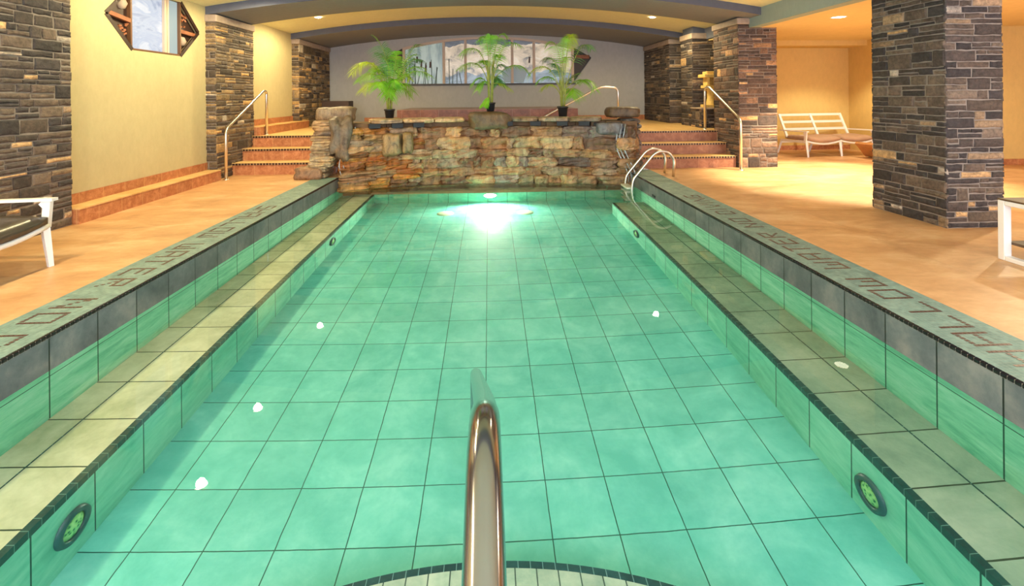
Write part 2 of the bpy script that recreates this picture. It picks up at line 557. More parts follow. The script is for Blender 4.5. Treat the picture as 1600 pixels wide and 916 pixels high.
def coping(sd):
    d = -1 if sd == 'left' else 1
    xi, xo = (XL, -2.80) if sd == 'left' else (XR, 2.735)
    y1 = 7.9 if sd == 'left' else 8.2
    r = empty('trim_1' if sd == 'left' else 'trim_2', (0, 0, 0)); r['kind'] = 'structure'
    x0, x1 = sorted((xi + d * 0.014, xo))
    slab('coping_slab', M_coping, x0, x1, -1.5, y1, -0.15, 0.002, r)
    x0, x1 = sorted((xi + d * 0.001, xi + d * 0.014))
    slab('trim_bed', M_grout, x0, x1, -1.5, y1, -0.03, -0.003, r)
    # beads: short rounded pieces of black trim
    b = MB(); y = 0.9
    while y < y1 - 0.04:
        prof = [(xi + d * 0.012, 0.0025), (xi + d * 0.004, 0.001), (xi - d * 0.002, -0.005), (xi - d * 0.003, -0.013), (xi - d * 0.001, -0.02)]
        k = len(b.v); L = 0.0255
        for yy in (y, y + L):
            ins = 0.0
            for px, pz in prof: b.v.append((px, yy, pz))
        for i in range(4):
            b.face([k + i, k + i + 1, k + 6 + i, k + 5 + i])
        b.face([k + 4, k + 3, k + 2, k + 1, k]); b.face([k + 5, k + 6, k + 7, k + 8, k + 9])
        y += 0.0305
    o = b.build('trim_bead', M_bead, r); o['kind'] = 'stuff'
    # lettering
    b = MB()
    right = [('S', 1.95), ('H', 2.14), ('A', 2.325), ('L', 2.515), ('L', 2.705), ('O', 2.895), ('W', 3.09), ('W', 3.42), ('A', 3.62), ('T', 3.82), ('E', 4.01), ('R', 4.20),
             ('N', 4.54), ('O', 4.74), ('D', 5.06), ('I', 5.25), ('V', 5.38), ('I', 5.57), ('N', 5.70), ('G', 5.9)]
    left = [('S', 5.90), ('H', 5.71), ('A', 5.52), ('L', 5.33), ('L', 5.14), ('O', 4.95), ('W', 4.76), ('W', 4.42), ('A', 4.21), ('T', 4.02), ('E', 3.81), ('R', 3.60), ('N', 3.255), ('O', 3.05), ('D', 2.778), ('I', 2.58), ('V', 2.44)]
    for ch, y0 in (left if sd == 'left' else right):
        for rr, row in enumerate(FONT[ch]):
            for cc, q in enumerate(row):
                if q != '1': continue
                if sd == 'right':
                    xx = 2.44 + rr * U; yy = y0 + cc * U
                    b.box(xx + 0.0015, xx + U - 0.0015, yy + 0.004, yy + U - 0.004, 0.001, 0.0035)
                else:
                    xx = -2.53 - (rr + 1) * U; yy = y0 - (cc + 1) * U
                    b.box(xx + 0.0015, xx + U - 0.0015, yy + 0.004, yy + U - 0.004, 0.001, 0.0035)
    b.build('mosaic_lettering', M_brown, r)


coping('left'); coping('right')

# ---- walls
WX = -4.46
b = MB()
# left wall with a hexagonal opening: build around it
hexp = [(5.86, 2.30), (6.28, 1.91), (7.23, 1.91), (7.67, 2.30), (7.25, 2.69), (6.26, 2.69)]
outer = [(3.0, 0.0), (8.6, 0.0), (8.6, 3.3), (3.0, 3.3)]
def P(q): return (WX, q[0], q[1])
# strips between outer rectangle and hexagon
b.poly([P((3.0, 0)), P((8.6, 0)), P(hexp[2]), P(hexp[1])])
b.poly([P((8.6, 0)), P((8.6, 2.30)), P(hexp[3]), P(hexp[2])])
b.poly([P((8.6, 2.30)), P((8.6, 3.3)), P(hexp[4]), P(hexp[3])])
b.poly([P((8.6, 3.3)), P((3.0, 3.3)), P(hexp[5]), P(hexp[4])])
b.poly([P((3.0, 3.3)), P((3.0, 2.30)), P(hexp[0]), P(hexp[5])])
b.poly([P((3.0, 2.30)), P((3.0, 0)), P(hexp[1]), P(hexp[0])])
for i in range(6):
    j = (i + 1) % 6
    b.poly([P(hexp[i]), P(hexp[j]), (WX - 0.09, *hexp[j]), (WX - 0.09, *hexp[i])])
b.box(WX - 0.2, WX, 8.6, 13.5, 0, 3.3)
b.box(WX - 0.2, WX, -1.5, 3.0, 0, 3.3)
b.box(WX - 0.4, WX - 0.2, 3.0, 8.6, 0, 3.3)
struct(b.build('wall_left', M_wall))

# back wall with the arched window opening
BY = 13.38
b = MB()
b.box(-4.66, 5.2, BY + 0.14, BY + 0.3, 0.3, 3.5)
wz0 = 1.64
def archz(x): return 2.62 + 0.30 * (1 - (x / 2.35) ** 2)
xs = [-2.35 + 4.7 * i / 24 for i in range(25)]
TIP = 2.86
b.poly([(-4.66, BY, 0.3), (5.2, BY, 0.3), (5.2, BY, wz0), (-4.66, BY, wz0)])
b.poly([(-4.66, BY, wz0), (-2.35, BY, wz0), (-TIP, BY, 2.34), (-4.66, BY, 2.34)])
b.poly([(-4.66, BY, 2.34), (-TIP, BY, 2.34), (-2.35, BY, 2.62), (-2.35, BY, 3.5), (-4.66, BY, 3.5)])
b.poly([(5.2, BY, wz0), (5.2, BY, 2.34), (TIP, BY, 2.34), (2.35, BY, wz0)])
b.poly([(5.2, BY, 2.34), (5.2, BY, 3.5), (2.35, BY, 3.5), (2.35, BY, 2.62), (TIP, BY, 2.34)])
for i in range(24):
    b.poly([(xs[i], BY, archz(xs[i])), (xs[i + 1], BY, archz(xs[i + 1])), (xs[i + 1], BY, 3.5), (xs[i], BY, 3.5)])
struct(b.build('wall_back', M_wall_back))
struct(slab('wall_side_right', M_wall_back, 4.66, 4.8, 10.8, BY + 0.2, 0, 3.5))
struct(slab('wall_side_lounge', M_wall, 5.03, 5.12, 9.16, 10.75, 0, 3.2))
# end of the recess above the steps on the right
# lounge shell
struct(slab('wall_lounge_back', M_lounge, 5.12, 8.45, 10.75, 10.9, 0, 2.6))
struct(slab('wall_lounge_right', M_lounge, 8.25, 8.45, 8.1, 10.75, 0, 2.6))
struct(slab('wall_right', M_lounge, 8.45, 11.0, 8.1, 8.3, 0, 2.6))
struct(slab('wall_far_right', M_lounge, 10.9, 11.0, -1.5, 8.1, 0, 2.6))
struct(slab('ceiling_lounge', M_loungec, 4.715, 11.0, -1.5, 10.9, 2.44, 2.6))
struct(slab('trim_3', M_lounge, 5.12, 8.25, 10.2, 10.75, 2.32, 2.44))
struct(slab('baseboard_lounge', M_riser, 5.12, 8.25, 10.72, 10.75, 0, 0.1))
struct(slab('baseboard_right', M_riser, 8.42, 10.9, 8.07, 8.1, 0, 0.1))
struct(slab('fascia_beam', M_fascia, 4.53, 4.715, -1.5, 9.2, 2.44, 3.3))
# ceiling and arched beams
def arcz(x): return 2.62 + 0.36 * (1 - (x / 4.4) ** 2)
def vault(name, y0, y1, dz0, dz1, m, xa=-4.47, xb=4.6, front=None):
    b = MB(); n = 28
    X = [xa + (xb - xa) * i / n for i in range(n + 1)]
    k = len(b.v)
    for x in X:
        for (y, z) in ((y0, dz0), (y1, dz0), (y1, dz1), (y0, dz1)):
            b.v.append((x, y, arcz(x) + z))
    for i in range(n):
        for q in range(4):
            q2 = (q + 1) % 4
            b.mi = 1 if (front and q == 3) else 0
            b.face([k + i * 4 + q, k + i * 4 + q2, k + (i + 1) * 4 + q2, k + (i + 1) * 4 + q])
    b.mi = 0
    b.face([k, k + 1, k + 2, k + 3]); b.face([k + n * 4 + 3, k + n * 4 + 2, k + n * 4 + 1, k + n * 4])
    return struct(b.build(name, [m, front or m]))
vault('ceiling', -1.5, 9.2, 0.13, 0.25, M_ceil, -4.47, 4.6)
vault('ceiling_rear', 9.2, BY + 0.2, 0.13, 0.25, M_ceil, -4.47, 5.05)
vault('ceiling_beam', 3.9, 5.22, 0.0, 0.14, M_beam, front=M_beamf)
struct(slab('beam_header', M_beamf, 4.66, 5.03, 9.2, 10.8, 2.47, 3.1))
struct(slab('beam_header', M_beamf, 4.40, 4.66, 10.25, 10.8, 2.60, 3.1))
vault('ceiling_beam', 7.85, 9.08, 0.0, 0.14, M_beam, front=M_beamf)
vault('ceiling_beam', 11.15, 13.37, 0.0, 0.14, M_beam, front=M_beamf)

# ---- raised landing and steps
b = MB(); b.box(-4.66, 5.0, 9.17, BY + 0.1, 0, 0.6).box(-4.66, 4.33, 9.012, 9.17, 0, 0.6)
struct(b.build('landing', M_land))
def steps(name, x0, x1, mr):
    r = empty(name, (0, 0, 0)); r['kind'] = 'structure'
    Y = [8.3, 8.65, 9.0]
    for i in range(3):
        yb = 9.012 if i == 2 else Y[i + 1] + 0.01
        z0, z1 = i * 0.2, (i + 1) * 0.2
        slab('riser', mr, x0, x1, Y[i] + 0.01, Y[i] + 0.03, z0, z1 - 0.022, r)
        slab('step_core', mr, x0, x1, Y[i] + 0.03, 9.012, z0, z1 - 0.022, r)
        slab('tread', M_land, x0, x1, Y[i] + 0.022, 9.012, z1 - 0.022, z1, r)
        slab('nosing', M_nosing, x0, x1, Y[i] - 0.006, Y[i] + 0.03, z1 - 0.034, z1 + 0.001, r)
        slab('tread_edge', M_land, x0, x1, Y[i] - 0.008, Y[i] + 0.03, z1 - 0.002, z1 + 0.004, r)
    return r
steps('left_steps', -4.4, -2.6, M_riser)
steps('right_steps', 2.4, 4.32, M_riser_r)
# tiled bench along the left wall, with tile skirting above it
def bench(name, y0, y1, z0, xf=-4.24):
    r = empty(name, (0, 0, 0)); r['kind'] = 'structure'
    slab('bench_front', M_riser, WX, xf, y0, y1, z0, z0 + 0.150, r)
    slab('bench_top', M_land, WX, xf + 0.005, y0, y1, z0 + 0.150, z0 + 0.165, r)
    slab('skirting', M_riser, WX, WX + 0.015, y0, y1, z0 + 0.165, z0 + 0.28, r)
bench('tiled_bench', 5.21, 7.85, 0)
bench('tiled_bench', 9.08, 11.5, 0.6, -4.2)
struct(slab('baseboard_back', M_riser, -3.4, 4.6, BY - 0.02, BY, 0.6, 0.73))
struct(slab('baseboard_side', M_riser, 4.63, 4.66, 10.8, 11.4, 0.6, 0.73))

# ---- ledgestone pillars
def stone_panel(b, org, ud, nd, W, H, rng, hmin=0.045, hmax=0.12, lmin=0.12, lmax=0.42, prot=0.015, pal=None, gap=0.011, corner=0.012, zjit=0.0):
    """cover a rectangle with random coursed stones; ud along, nd outward"""
    ud = Vector(ud); nd = Vector(nd); org = Vector(org); zd = Vector((0, 0, 1))
    if pal is None: pal = PAL
    def stone(u0, u1, z0, z1):
        g_ = gap / 2; u0 += g_; u1 -= g_; z0 += g_; z1 -= g_
        if u1 - u0 < 0.02 or z1 - z0 < 0.01: return
        d = prot * rng.uniform(0.35, 1.0); c = min(0.011, (z1 - z0) * 0.25, (u1 - u0) * 0.25)
        tot = sum(p[0] for p in pal); r = rng.uniform(0, tot)
        for p_ in pal:
            r -= p_[0]
            if r <= 0: break
        br = rng.uniform(0.75, 1.25)
        b.col = (lin(p_[1][0]) * br, lin(p_[1][1]) * br, lin(p_[1][2]) * br, 1)
        k = len(b.v)
        # outline with jittered corners and mid points
        base = []
        nu = 3
        ring = [(u0, z0)] + [(u0 + (u1 - u0) * i / nu, z0 + rng.uniform(-1, 1) * 0.004) for i in range(1, nu)] + [(u1, z0)] + [(u1, (z0 + z1) / 2)] + \
               [(u1, z1)] + [(u1 - (u1 - u0) * i / nu, z1 + rng.uniform(-1, 1) * 0.004) for i in range(1, nu)] + [(u0, z1), (u0, (z0 + z1) / 2)]
        ring = [(u + rng.uniform(-1, 1) * 0.004, z + rng.uniform(-1, 1) * 0.003) for u, z in ring]
        m = len(ring); cu = (u0 + u1) / 2; cz = (z0 + z1) / 2
        for u, z in ring: b.v.append(tuple(org + ud * u + zd * z - nd * 0.012))
        for u, z in ring: b.v.append(tuple(org + ud * u + zd * z + nd * (d - c * 0.7)))
        su = max(0.2, 1 - 2 * c / (u1 - u0)); sz = max(0.2, 1 - 2 * c / (z1 - z0))
        for u, z in ring: b.v.append(tuple(org + ud * (cu + (u - cu) * su) + zd * (cz + (z - cz) * sz) + nd * (d + rng.uniform(-1, 1) * 0.003)))
        b.v.append(tuple(org + ud * cu + zd * cz + nd * (d + 0.004)))
        for i in range(m):
            j = (i + 1) % m
            b.face([k + i, k + j, k + m + j, k + m + i])
            b.face([k + m + i, k + m + j, k + 2 * m + j, k + 2 * m + i])
            b.face([k + 2 * m + i, k + 2 * m + j, k + 3 * m])
    z = 0.0
    while z < H - 0.02:
        h = rng.uniform(hmin, hmax)
        if rng.random() < 0.2: h *= 1.5
        if H - z - h < hmin * 0.8: h = H - z
        u = -corner * rng.random()
        while u < W:
            L = rng.uniform(lmin, lmax)
            e = u + L
            if W - e < lmin * 0.7: e = W + corner * rng.uniform(0.2, 1.2)
            if h > hmin * 1.5 and rng.random() < 0.42:
                zs = z + h * rng.uniform(0.35, 0.65)
                stone(u, e, z, zs)
                if rng.random() < 0.5 and e - u > 0.2:
                    mu = u + (e - u) * rng.uniform(0.35, 0.65); stone(u, mu, zs, z + h); stone(mu, e, zs, z + h)
                else: stone(u, e, zs, z + h)
            else: stone(u, e, z, z + h)
            u = e
            if e >= W: break
        z += h


PAL = [(5, (58, 53, 54)), (5, (74, 65, 61)), (4, (92, 79, 70)), (2, (108, 94, 82)), (0.9, (150, 126, 100)), (0.35, (196, 160, 116)), (0.3, (176, 164, 152))]
PAL_L = [(4, (72, 62, 54)), (5, (96, 82, 66)), (4, (120, 102, 78)), (2.5, (146, 122, 88)), (2, (186, 150, 98)), (0.5, (176, 164, 146))]
PAL_R = [(5, (74, 62, 58)), (5, (96, 78, 70)), (4, (118, 94, 80)), (2, (140, 110, 90)), (0.9, (176, 138, 104)), (0.5, (200, 160, 112))]


def pillar(x0, x1, y0, y1, z0, z1, seed, label, faces, cap=None, lm=(0.12, 0.42), pal=None):
    r = empty('stone_pillar', ((x0 + x1) / 2, (y0 + y1) / 2, z0), 0, label, 'pillar')
    cx_, cy_ = (x0 + x1) / 2, (y0 + y1) / 2
    rng = random.Random(seed)
    hx, hy, H = (x1 - x0) / 2, (y1 - y0) / 2, z1 - z0
    MB().box(-hx, hx, -hy, hy, 0, H).build('mortar_core', M_mortar, r)
    b = MB()
    for fc in faces:
        p = pal or PAL
        if fc == 'front': stone_panel(b, (-hx, -hy, 0), (1, 0, 0), (0, -1, 0), 2 * hx, H, rng, lmin=lm[0], lmax=lm[1], pal=p)
        if fc == 'back': stone_panel(b, (hx, hy, 0), (-1, 0, 0), (0, 1, 0), 2 * hx, H, rng, lmin=lm[0], lmax=lm[1], pal=p)
        if fc == 'left': stone_panel(b, (-hx, hy, 0), (0, -1, 0), (-1, 0, 0), 2 * hy, H, rng, lmin=lm[0], lmax=lm[1], pal=p)
        if fc == 'right': stone_panel(b, (hx, -hy, 0), (0, 1, 0), (1, 0, 0), 2 * hy, H, rng, lmin=lm[0], lmax=lm[1], pal=p)
    b.build('ledgestone_cladding', M_stone, r)
    if cap:
        c = MB().box(-hx - 0.03, hx + 0.03, -hy - 0.03, hy + 0.03, H, H + cap)
        c.build('capstone', M_cap, r, bevel=0.015)
    return r


pillar(-4.78, -4.31, 3.9, 5.20, 0, 3.05, 11, 'dark ledgestone pillar at the far left of the photo behind the white chair', ('right', 'front'), lm=(0.12, 0.36))
pillar(-4.78, -4.31, 7.86, 9.07, 0, 2.50, 12, 'tan and brown ledgestone pillar on the left wall beside the steel handrail', ('right', 'front'), 0.115, pal=PAL_L)
pillar(-4.78, -4.31, 11.2, 13.3, 0.6, 2.51, 13, 'brown ledgestone pillar in the far left corner behind the rock waterfall', ('right', 'front'), 0.115, pal=PAL_L)
pillar(4.30, 4.86, 4.37, 5.24, 0, 2.46, 14, 'large free-standing dark ledgestone pillar on the right deck near the white table', ('front', 'left', 'right', 'back'), lm=(0.1, 0.34))
pillar(4.34, 5.02, 8.24, 9.16, 0, 2.50, 15, 'reddish ledgestone pillar beside the right handrail, in front of the lounge', ('front', 'left', 'right'), 0.11, pal=PAL_R)
pillar(4.36, 5.0, 10.2, 10.8, 0.6, 2.48, 16, 'ledgestone pillar behind the sandstone lantern', ('front', 'left'), 0.12)
pillar(4.33, 4.66, 11.45, 13.3, 0.6, 2.50, 17, 'dark ledgestone pillar in the far right corner behind the waterfall', ('front', 'left'), 0.12)
# low stone plinth below the lantern
b = MB(); rng = random.Random(5)
pl = empty('stone_plinth', (4.42, 9.95, 0.6), 0, 'low curved ledgestone plinth carrying the sandstone lantern', 'plinth')
MB().box(-0.1, 0.4, -0.28, 0.22, 0, 0.38).build('mortar_core', M_mortar, pl)
stone_panel(b, (-0.1, -0.28, 0), (1, 0, 0), (0, -1, 0), 0.5, 0.38, rng, lmin=0.08, lmax=0.2)
stone_panel(b, (-0.1, 0.22, 0), (0, -1, 0), (-1, 0, 0), 0.5, 0.38, rng, lmin=0.08, lmax=0.2)
b.build('ledgestone_cladding', M_stone, pl)
MB().box(-0.13, 0.42, -0.31, 0.22, 0.38, 0.41).build('capstone', M_cap, pl, bevel=0.01)

# ---- windows
def frame_bar(b, p, q, wd, dp): b.beam(p, q, wd, dp, (1, 0, 0))
# hexagonal window in the left wall
t = NT('etched_glass')
p = t.pos()
f = t.noise(t.mapping(p, (1, 0.9, 2.2), (0, 0, 0), (0.7, 0, 0)), 2.0, 4, 0.5, 1.2)
c = t.ramp(f, [(0.34, rgb(150, 168, 205)), (0.44, rgb(206, 216, 238)), (0.52, rgb(188, 202, 232)), (0.6, rgb(236, 240, 250)), (0.75, rgb(210, 220, 242))])
t.col(rgb(90, 96, 110)); t.l(c, t.b.inputs['Emission Color']); t.b.inputs['Emission Strength'].default_value = 0.42; t.rough(0.25)
M_etch = t.m
t = NT('pale_glass'); t.col(rgb(80, 90, 96)); t.b.inputs['Emission Color'].default_value = rgb(186, 206, 212); t.b.inputs['Emission Strength'].default_value = 0.34; t.rough(0.2); M_pale = t.m
win = empty('window_1', (0, 0, 0)); win['kind'] = 'structure'
wx = WX - 0.04
MB().poly([(wx, 6.28, 1.93), (wx, 6.93, 1.93), (wx, 6.93, 2.68), (wx, 6.28, 2.68)]).build('pane', M_etch, win)
MB().poly([(wx, 7.0, 1.93), (wx, 7.23, 1.93), (wx, 7.23, 2.68), (wx, 7.0, 2.68)]).build('pane', M_pale, win)
b = MB()
b.box(wx - 0.02, wx + 0.035, 6.90, 6.945, 1.91, 2.69); b.box(wx - 0.02, wx + 0.03, 6.965, 7.0, 1.91, 2.69)
b.build('mullion', M_frame, win)
b = MB(); b.box(wx - 0.02, wx + 0.02, 6.945, 6.965, 1.91, 2.69); b.box(wx - 0.02, wx + 0.04, 6.26, 7.25, 1.905, 1.93); b.box(wx - 0.02, wx + 0.04, 6.26, 6.285, 1.91, 2.69); b.box(wx - 0.02, wx + 0.04, 7.225, 7.25, 1.91, 2.69)
b.build('window_frame', M_bronze, win)
# dark timber panels in the two pointed ends, a log across each, pale stones
for side in (0, 1):
    tri = [(5.87, 2.30), (6.27, 1.92), (6.27, 2.68)] if side == 0 else [(7.24, 1.92), (7.66, 2.30), (7.24, 2.68)]
    q = MB().prism([(WX - 0.05, y, z) for y, z in tri], (-0.03, 0, 0)).build('timber_panel', M_wood, win)
    b = MB()
    if side == 0: b.beam((WX - 0.05, 5.92, 2.32), (WX - 0.05, 6.26, 2.27), 0.1, 0.05)
    else: b.beam((WX - 0.05, 7.25, 2.27), (WX - 0.05, 7.60, 2.25), 0.1, 0.05)
    b.build('log', M_logw, win)
    rr = random.Random(side)
    b = MB()
    for _ in range(14):
        yy = rr.uniform(6.08, 6.24) if side == 0 else rr.uniform(7.27, 7.42)
        zz = rr.uniform(2.02, 2.2) if side == 0 else rr.uniform(2.34, 2.55)
        b.beam((WX - 0.045, yy, zz), (WX - 0.035, yy + rr.uniform(-.05, .05), zz + rr.uniform(-.05, .05)), 0.025, 0.02)
    b.build('twig', M_logw, win)
    yy, zz = (6.17, 2.47) if side == 0 else (7.33, 2.13)
    b = MB(); b.lathe([(0.001, -0.075), (0.05, -0.06), (0.075, 0), (0.05, 0.06), (0.001, 0.075)], (0, 0, 0), 10)
    b.build('pale_stone', M_cap, win, True, (WX - 0.06, yy, zz))
b = MB()
for i in range(6):
    j = (i + 1) % 6
    if i in (1, 4): continue
    b.beam((WX - 0.005, *hexp[i]), (WX - 0.005, *hexp[j]), 0.05, 0.02, (1, 0, 0))
b.build('dark_edge', M_wood, win)

# arched picture window in the back wall
t = NT('scenic_glass')
p = t.pos(); sp = t.n('ShaderNodeSeparateXYZ'); t.l(p, sp.inputs[0])
f = t.noise(t.mapping(p, (1, 1, 1.6)), 2.2, 8, 0.68, 0.8)
hz = t.math('ADD', sp.outputs[2], t.math('MULTIPLY', t.math('SUBTRACT', t.noise(t.mapping(p, (1, 1, 0.1)), 1.6, 5), 0.5), 0.5))
rock = t.ramp(f, [(0.33, rgb(92, 92, 96)), (0.45, rgb(200, 182, 156)), (0.55, rgb(232, 208, 178)), (0.66, rgb(240, 226, 206))])
sky = t.ramp(f, [(0.4, rgb(66, 72, 80)), (0.6, rgb(110, 114, 120))])
lowc = t.ramp(f, [(0.4, rgb(84, 100, 112)), (0.6, rgb(150, 168, 176))])
c = t.mix(t.math('GREATER_THAN', hz, 2.72), rock, sky)
c = t.mix(t.math('LESS_THAN', hz, 1.92), c, lowc)
ax = t.math('ABSOLUTE', sp.outputs[0])
side_c = t.ramp(t.noise(t.mapping(p, (3, 1, 0.7)), 2.2, 6), [(0.35, rgb(120, 138, 136)), (0.6, rgb(176, 188, 176))])
c = t.mix(t.math('LESS_THAN', sp.outputs[0], -1.24), c, side_c)
t.col(rgb(60, 60, 64)); t.l(c, t.b.inputs['Emission Color']); t.b.inputs['Emission Strength'].default_value = 0.42; t.rough(0.2)
M_scene = t.m
win = empty('window_2', (0, 0, 0)); win['kind'] = 'structure'
gy = BY + 0.06
mull = [-2.33, -1.24, -0.645, 0.645, 1.25, 2.33]
for a, c_ in zip(mull[:-1], mull[1:]):
    b = MB(); n = 8
    X = [a + (c_ - a) * i / n for i in range(n + 1)]
    b.poly([(x, gy, wz0) for x in X] + [(x, gy, archz(x)) for x in reversed(X)])
    b.build('pane', M_scene, win)
b = MB()
for m in mull: b.box(m - 0.035, m + 0.035, gy - 0.06, gy + 0.01, wz0, archz(m))
b.build('mullion', M_frame, win)
b = MB()
for i in range(24):
    b.beam((xs[i], gy - 0.03, archz(xs[i]) - 0.02), (xs[i + 1], gy - 0.03, archz(xs[i + 1]) - 0.02), 0.08, 0.07, (0, 0, 1))
b.build('arched_head', M_frame, win)
MB().box(-2.4, 2.4, BY - 0.05, gy, wz0 - 0.05, wz0).build('window_sill', plain('grey_sill', rgb(84, 84, 88), 0.6), win)
for s_ in (-1, 1):
    MB().prism([(s_ * 2.37, BY + 0.09, wz0 + 0.04), (s_ * (TIP), BY + 0.09, 2.34), (s_ * 2.37, BY + 0.09, 2.67)], (0, 0.03, 0)).build('timber_panel', M_wood, win)
    b = MB(); b.beam((s_ * 2.4, BY + 0.05, 2.36), (s_ * 2.80, BY + 0.05, 2.36), 0.1, 0.1); b.build('log', M_logw, win)
# cattails drawn on the left pane
rr = random.Random(3)
b = MB(); b2 = MB()
for i in range(16):
    x = rr.uniform(-2.25, -1.3) if i < 12 else rr.uniform(-1.2, -0.7)
    h = rr.uniform(0.25, 0.7)
    b.beam((x, gy - 0.01, wz0), (x + rr.uniform(-.08, .08), gy - 0.01, wz0 + h), 0.02, 0.008, (0, 1, 0))
for x, z in ((-1.98, 2.22), (-1.86, 2.1), (-1.62, 2.08), (-1.74, 1.98), (1.12, 2.2)):
    b2.beam((x, gy - 0.015, z), (x + 0.01, gy - 0.015, z + 0.17), 0.045, 0.01, (0, 1, 0))
b.build('reed_motif', plain('etched_reed', rgb(88, 108, 104), 0.5), win)
b2.build('cattail_motif', plain('etched_cattail', rgb(70, 46, 40), 0.5), win)
# pale bowl motif on the middle panes
b = MB(); b.prism([(0.42, gy - 0.012, 1.66), (0.95, gy - 0.012, 1.66), (1.08, gy - 0.012, 2.0), (0.86, gy - 0.012, 2.12), (0.5, gy - 0.012, 2.12), (0.34, gy - 0.012, 1.98)], (0, 0.008, 0))
b.build('bowl_motif', plain('etched_bowl', rgb(168, 190, 206), 0.4), win)

# ================================================================== WATER
b = MB()
b.poly([(XL - 0.02, -1.5, ZW), (XR + 0.02, -1.5, ZW), (XR + 0.02, 8.62, ZW), (XL - 0.02, 8.62, ZW)])
wat = b.build('pool_water', M_water, smooth=True)
tag(wat, 'calm clear green-tinted water filling the swimming pool', 'water', kind='stuff')
for o_ in (wat,):
    try: o_.cycles.is_caustics_caster = True
    except Exception: pass

# ---- submerged lamps
def pool_lamp(x, y, z, nx, label):
    """round lamp in the vertical face of a ledge; nx = facing direction along x"""
    r = empty('pool_light', (x, y, z), 0, label, 'pool light', 'round lamps in the pool ledges')
    r.rotation_euler = (0, PI / 2 * nx, 0)
    ring = MB().lathe([(0.062, 0.0), (0.062, 0.014), (0.07, 0.02), (0.088, 0.018), (0.094, 0.0)], n=32)
    ringo = recv(ring.build('lamp_ring', plain('grey_teal_ring', rgb(48, 92, 92), 0.4), r, True))
    t_ = bpy.data.materials.get('patterned_lens') or None
    if t_ is None:
        q = NT('patterned_lens'); vor = q.n('ShaderNodeTexVoronoi'); vor.inputs['Scale'].default_value = 55
        q.l(q.pos(), vor.inputs['Vector'])
        q.col(q.ramp(vor.outputs['Distance'], [(0.2, rgb(48, 120, 80)), (0.4, rgb(140, 210, 130)), (0.8, rgb(176, 226, 150))])); q.rough(0.2)
        t_ = q.m
    ln = MB().lathe([(0.0001, 0.022), (0.03, 0.02), (0.052, 0.012), (0.062, 0.004)], n=32)
    recv(ln.build('lens', t_, ringo, True))
    return r
pool_lamp(EL + 0.001, 2.306, -0.905, 1, 'round pool light on the left ledge, large at the near end by the bottom corner')
pool_lamp(EL + 0.001, 5.983, -0.87, 1, 'small round pool light on the left ledge towards the waterfall')
pool_lamp(ER - 0.001, 2.289, -0.925, -1, 'round pool light with dotted green lens on the near right ledge')
pool_lamp(ER - 0.001, 6.057, -0.90, -1, 'small round pool light on the right ledge towards the ladder')
el = empty('pool_light', (0.0, 8.148, -0.80), 0, 'glowing pool light in the end wall under the rock waterfall', 'pool light')
MB().lathe([(0.0001, 0.03), (0.06, 0.022), (0.095, 0.0)], n=24).build('lens', M_poollamp, el, True).rotation_euler = (PI / 2, 0, 0)
MB().lathe([(0.095, 0.0), (0.1, 0.02), (0.12, 0.0)], n=24).build('lamp_ring', M_steel, el, True).rotation_euler = (PI / 2, 0, 0)
light('pool_lamp_beam', 'SPOT', (0.0, 8.10, -0.79), 160, (1.0, 0.93, 0.70), 0.06, (0, 5.0, -1.0), 165, 0.5, caustic=False)
# floor drains
for i, (x, y, l_) in enumerate(((-0.69, 7.5, 'left'), (0.54, 7.48, 'right'))):
    d_ = empty('pool_drain', (x, y, ZF), 0, 'round pale %s drain cover on the deep pool floor' % ('left-hand' if l_ == 'left' else 'right-hand'), 'drain', 'drain covers on the pool floor')
    recv(MB().lathe([(0.0001, 0.012), (0.1, 0.012), (0.12, 0.004), (0.13, 0.0)], n=28).build('drain_cover', plain('drain_plastic', rgb(190, 220, 190), 0.5), d_, True))
o = MB().box(XR - 0.012, XR, 6.74, 6.86, -0.175, -0.145).build('overflow_fitting', M_black, None, bevel=0.004)
tag(o, 'small dark overflow slot fitting on the right pool wall near the ladder', 'fitting')

# ================================================================== DOWNLIGHTS
def downlight(x, y, z, label, energy, color=(1, 0.78, 0.42), angle=174, target=None, size=0.05, r_=0.07, lens=None):
    d = empty('ceiling_downlight', (x, y, z), 0, label, 'ceiling light')
    q = MB().lathe([(r_, 0.0), (r_ * 1.25, -0.008), (r_ * 1.3, 0.0)], n=24).build('trim_ring', M_white, d, True)
    MB().lathe([(0.0001, -0.004), (r_, -0.004)], n=24).build('lens', lens or M_lamp, q)
    light('downlight_lamp', 'SPOT', (x, y, z - 0.03), energy, color, size, target or (x, y, 0), angle, 0.4)
    return d
cz = lambda x: arcz(x) + 0.13
YEL = (1, 0.81, 0.43)
downlight(-3.45, 5.9, cz(3.45), 'round ceiling downlight above the left deck, nearest the camera', 74, YEL)
downlight(-3.45, 7.3, cz(3.45), 'round ceiling downlight above the left deck in front of the near beam', 74, YEL)
downlight(-3.42, 9.85, cz(3.42), 'small round downlight on the left of the ceiling between the two beams', 125, YEL)
downlight(3.42, 9.9, cz(3.42), 'small round downlight on the right of the ceiling between the two beams', 105, YEL)
OR = (1, 0.89, 0.60)
downlight(5.3, 7.1, 2.438, 'round downlight in the lounge ceiling beside the big pillar', 520, OR, 88, r_=0.09, lens=M_lamp_soft)
# the further lamps of the same rows, beyond the edges of the view
for x_, y_, z_, e_, c_, a_ in ((-3.45, 2.9, cz(3.45), 95, YEL, 174), (-3.45, 0.9, cz(3.45), 75, YEL, 174), (6.5, 5.22, 2.438, 105, OR, 174), (7.2, 9.2, 2.438, 90, OR, 120), (6.3, 1.6, 2.438, 70, OR, 174)):
    light('downlight_lamp', 'SPOT', (x_, y_, z_ - 0.03), e_, c_, 0.05, (x_, y_, 0), a_, 0.4)

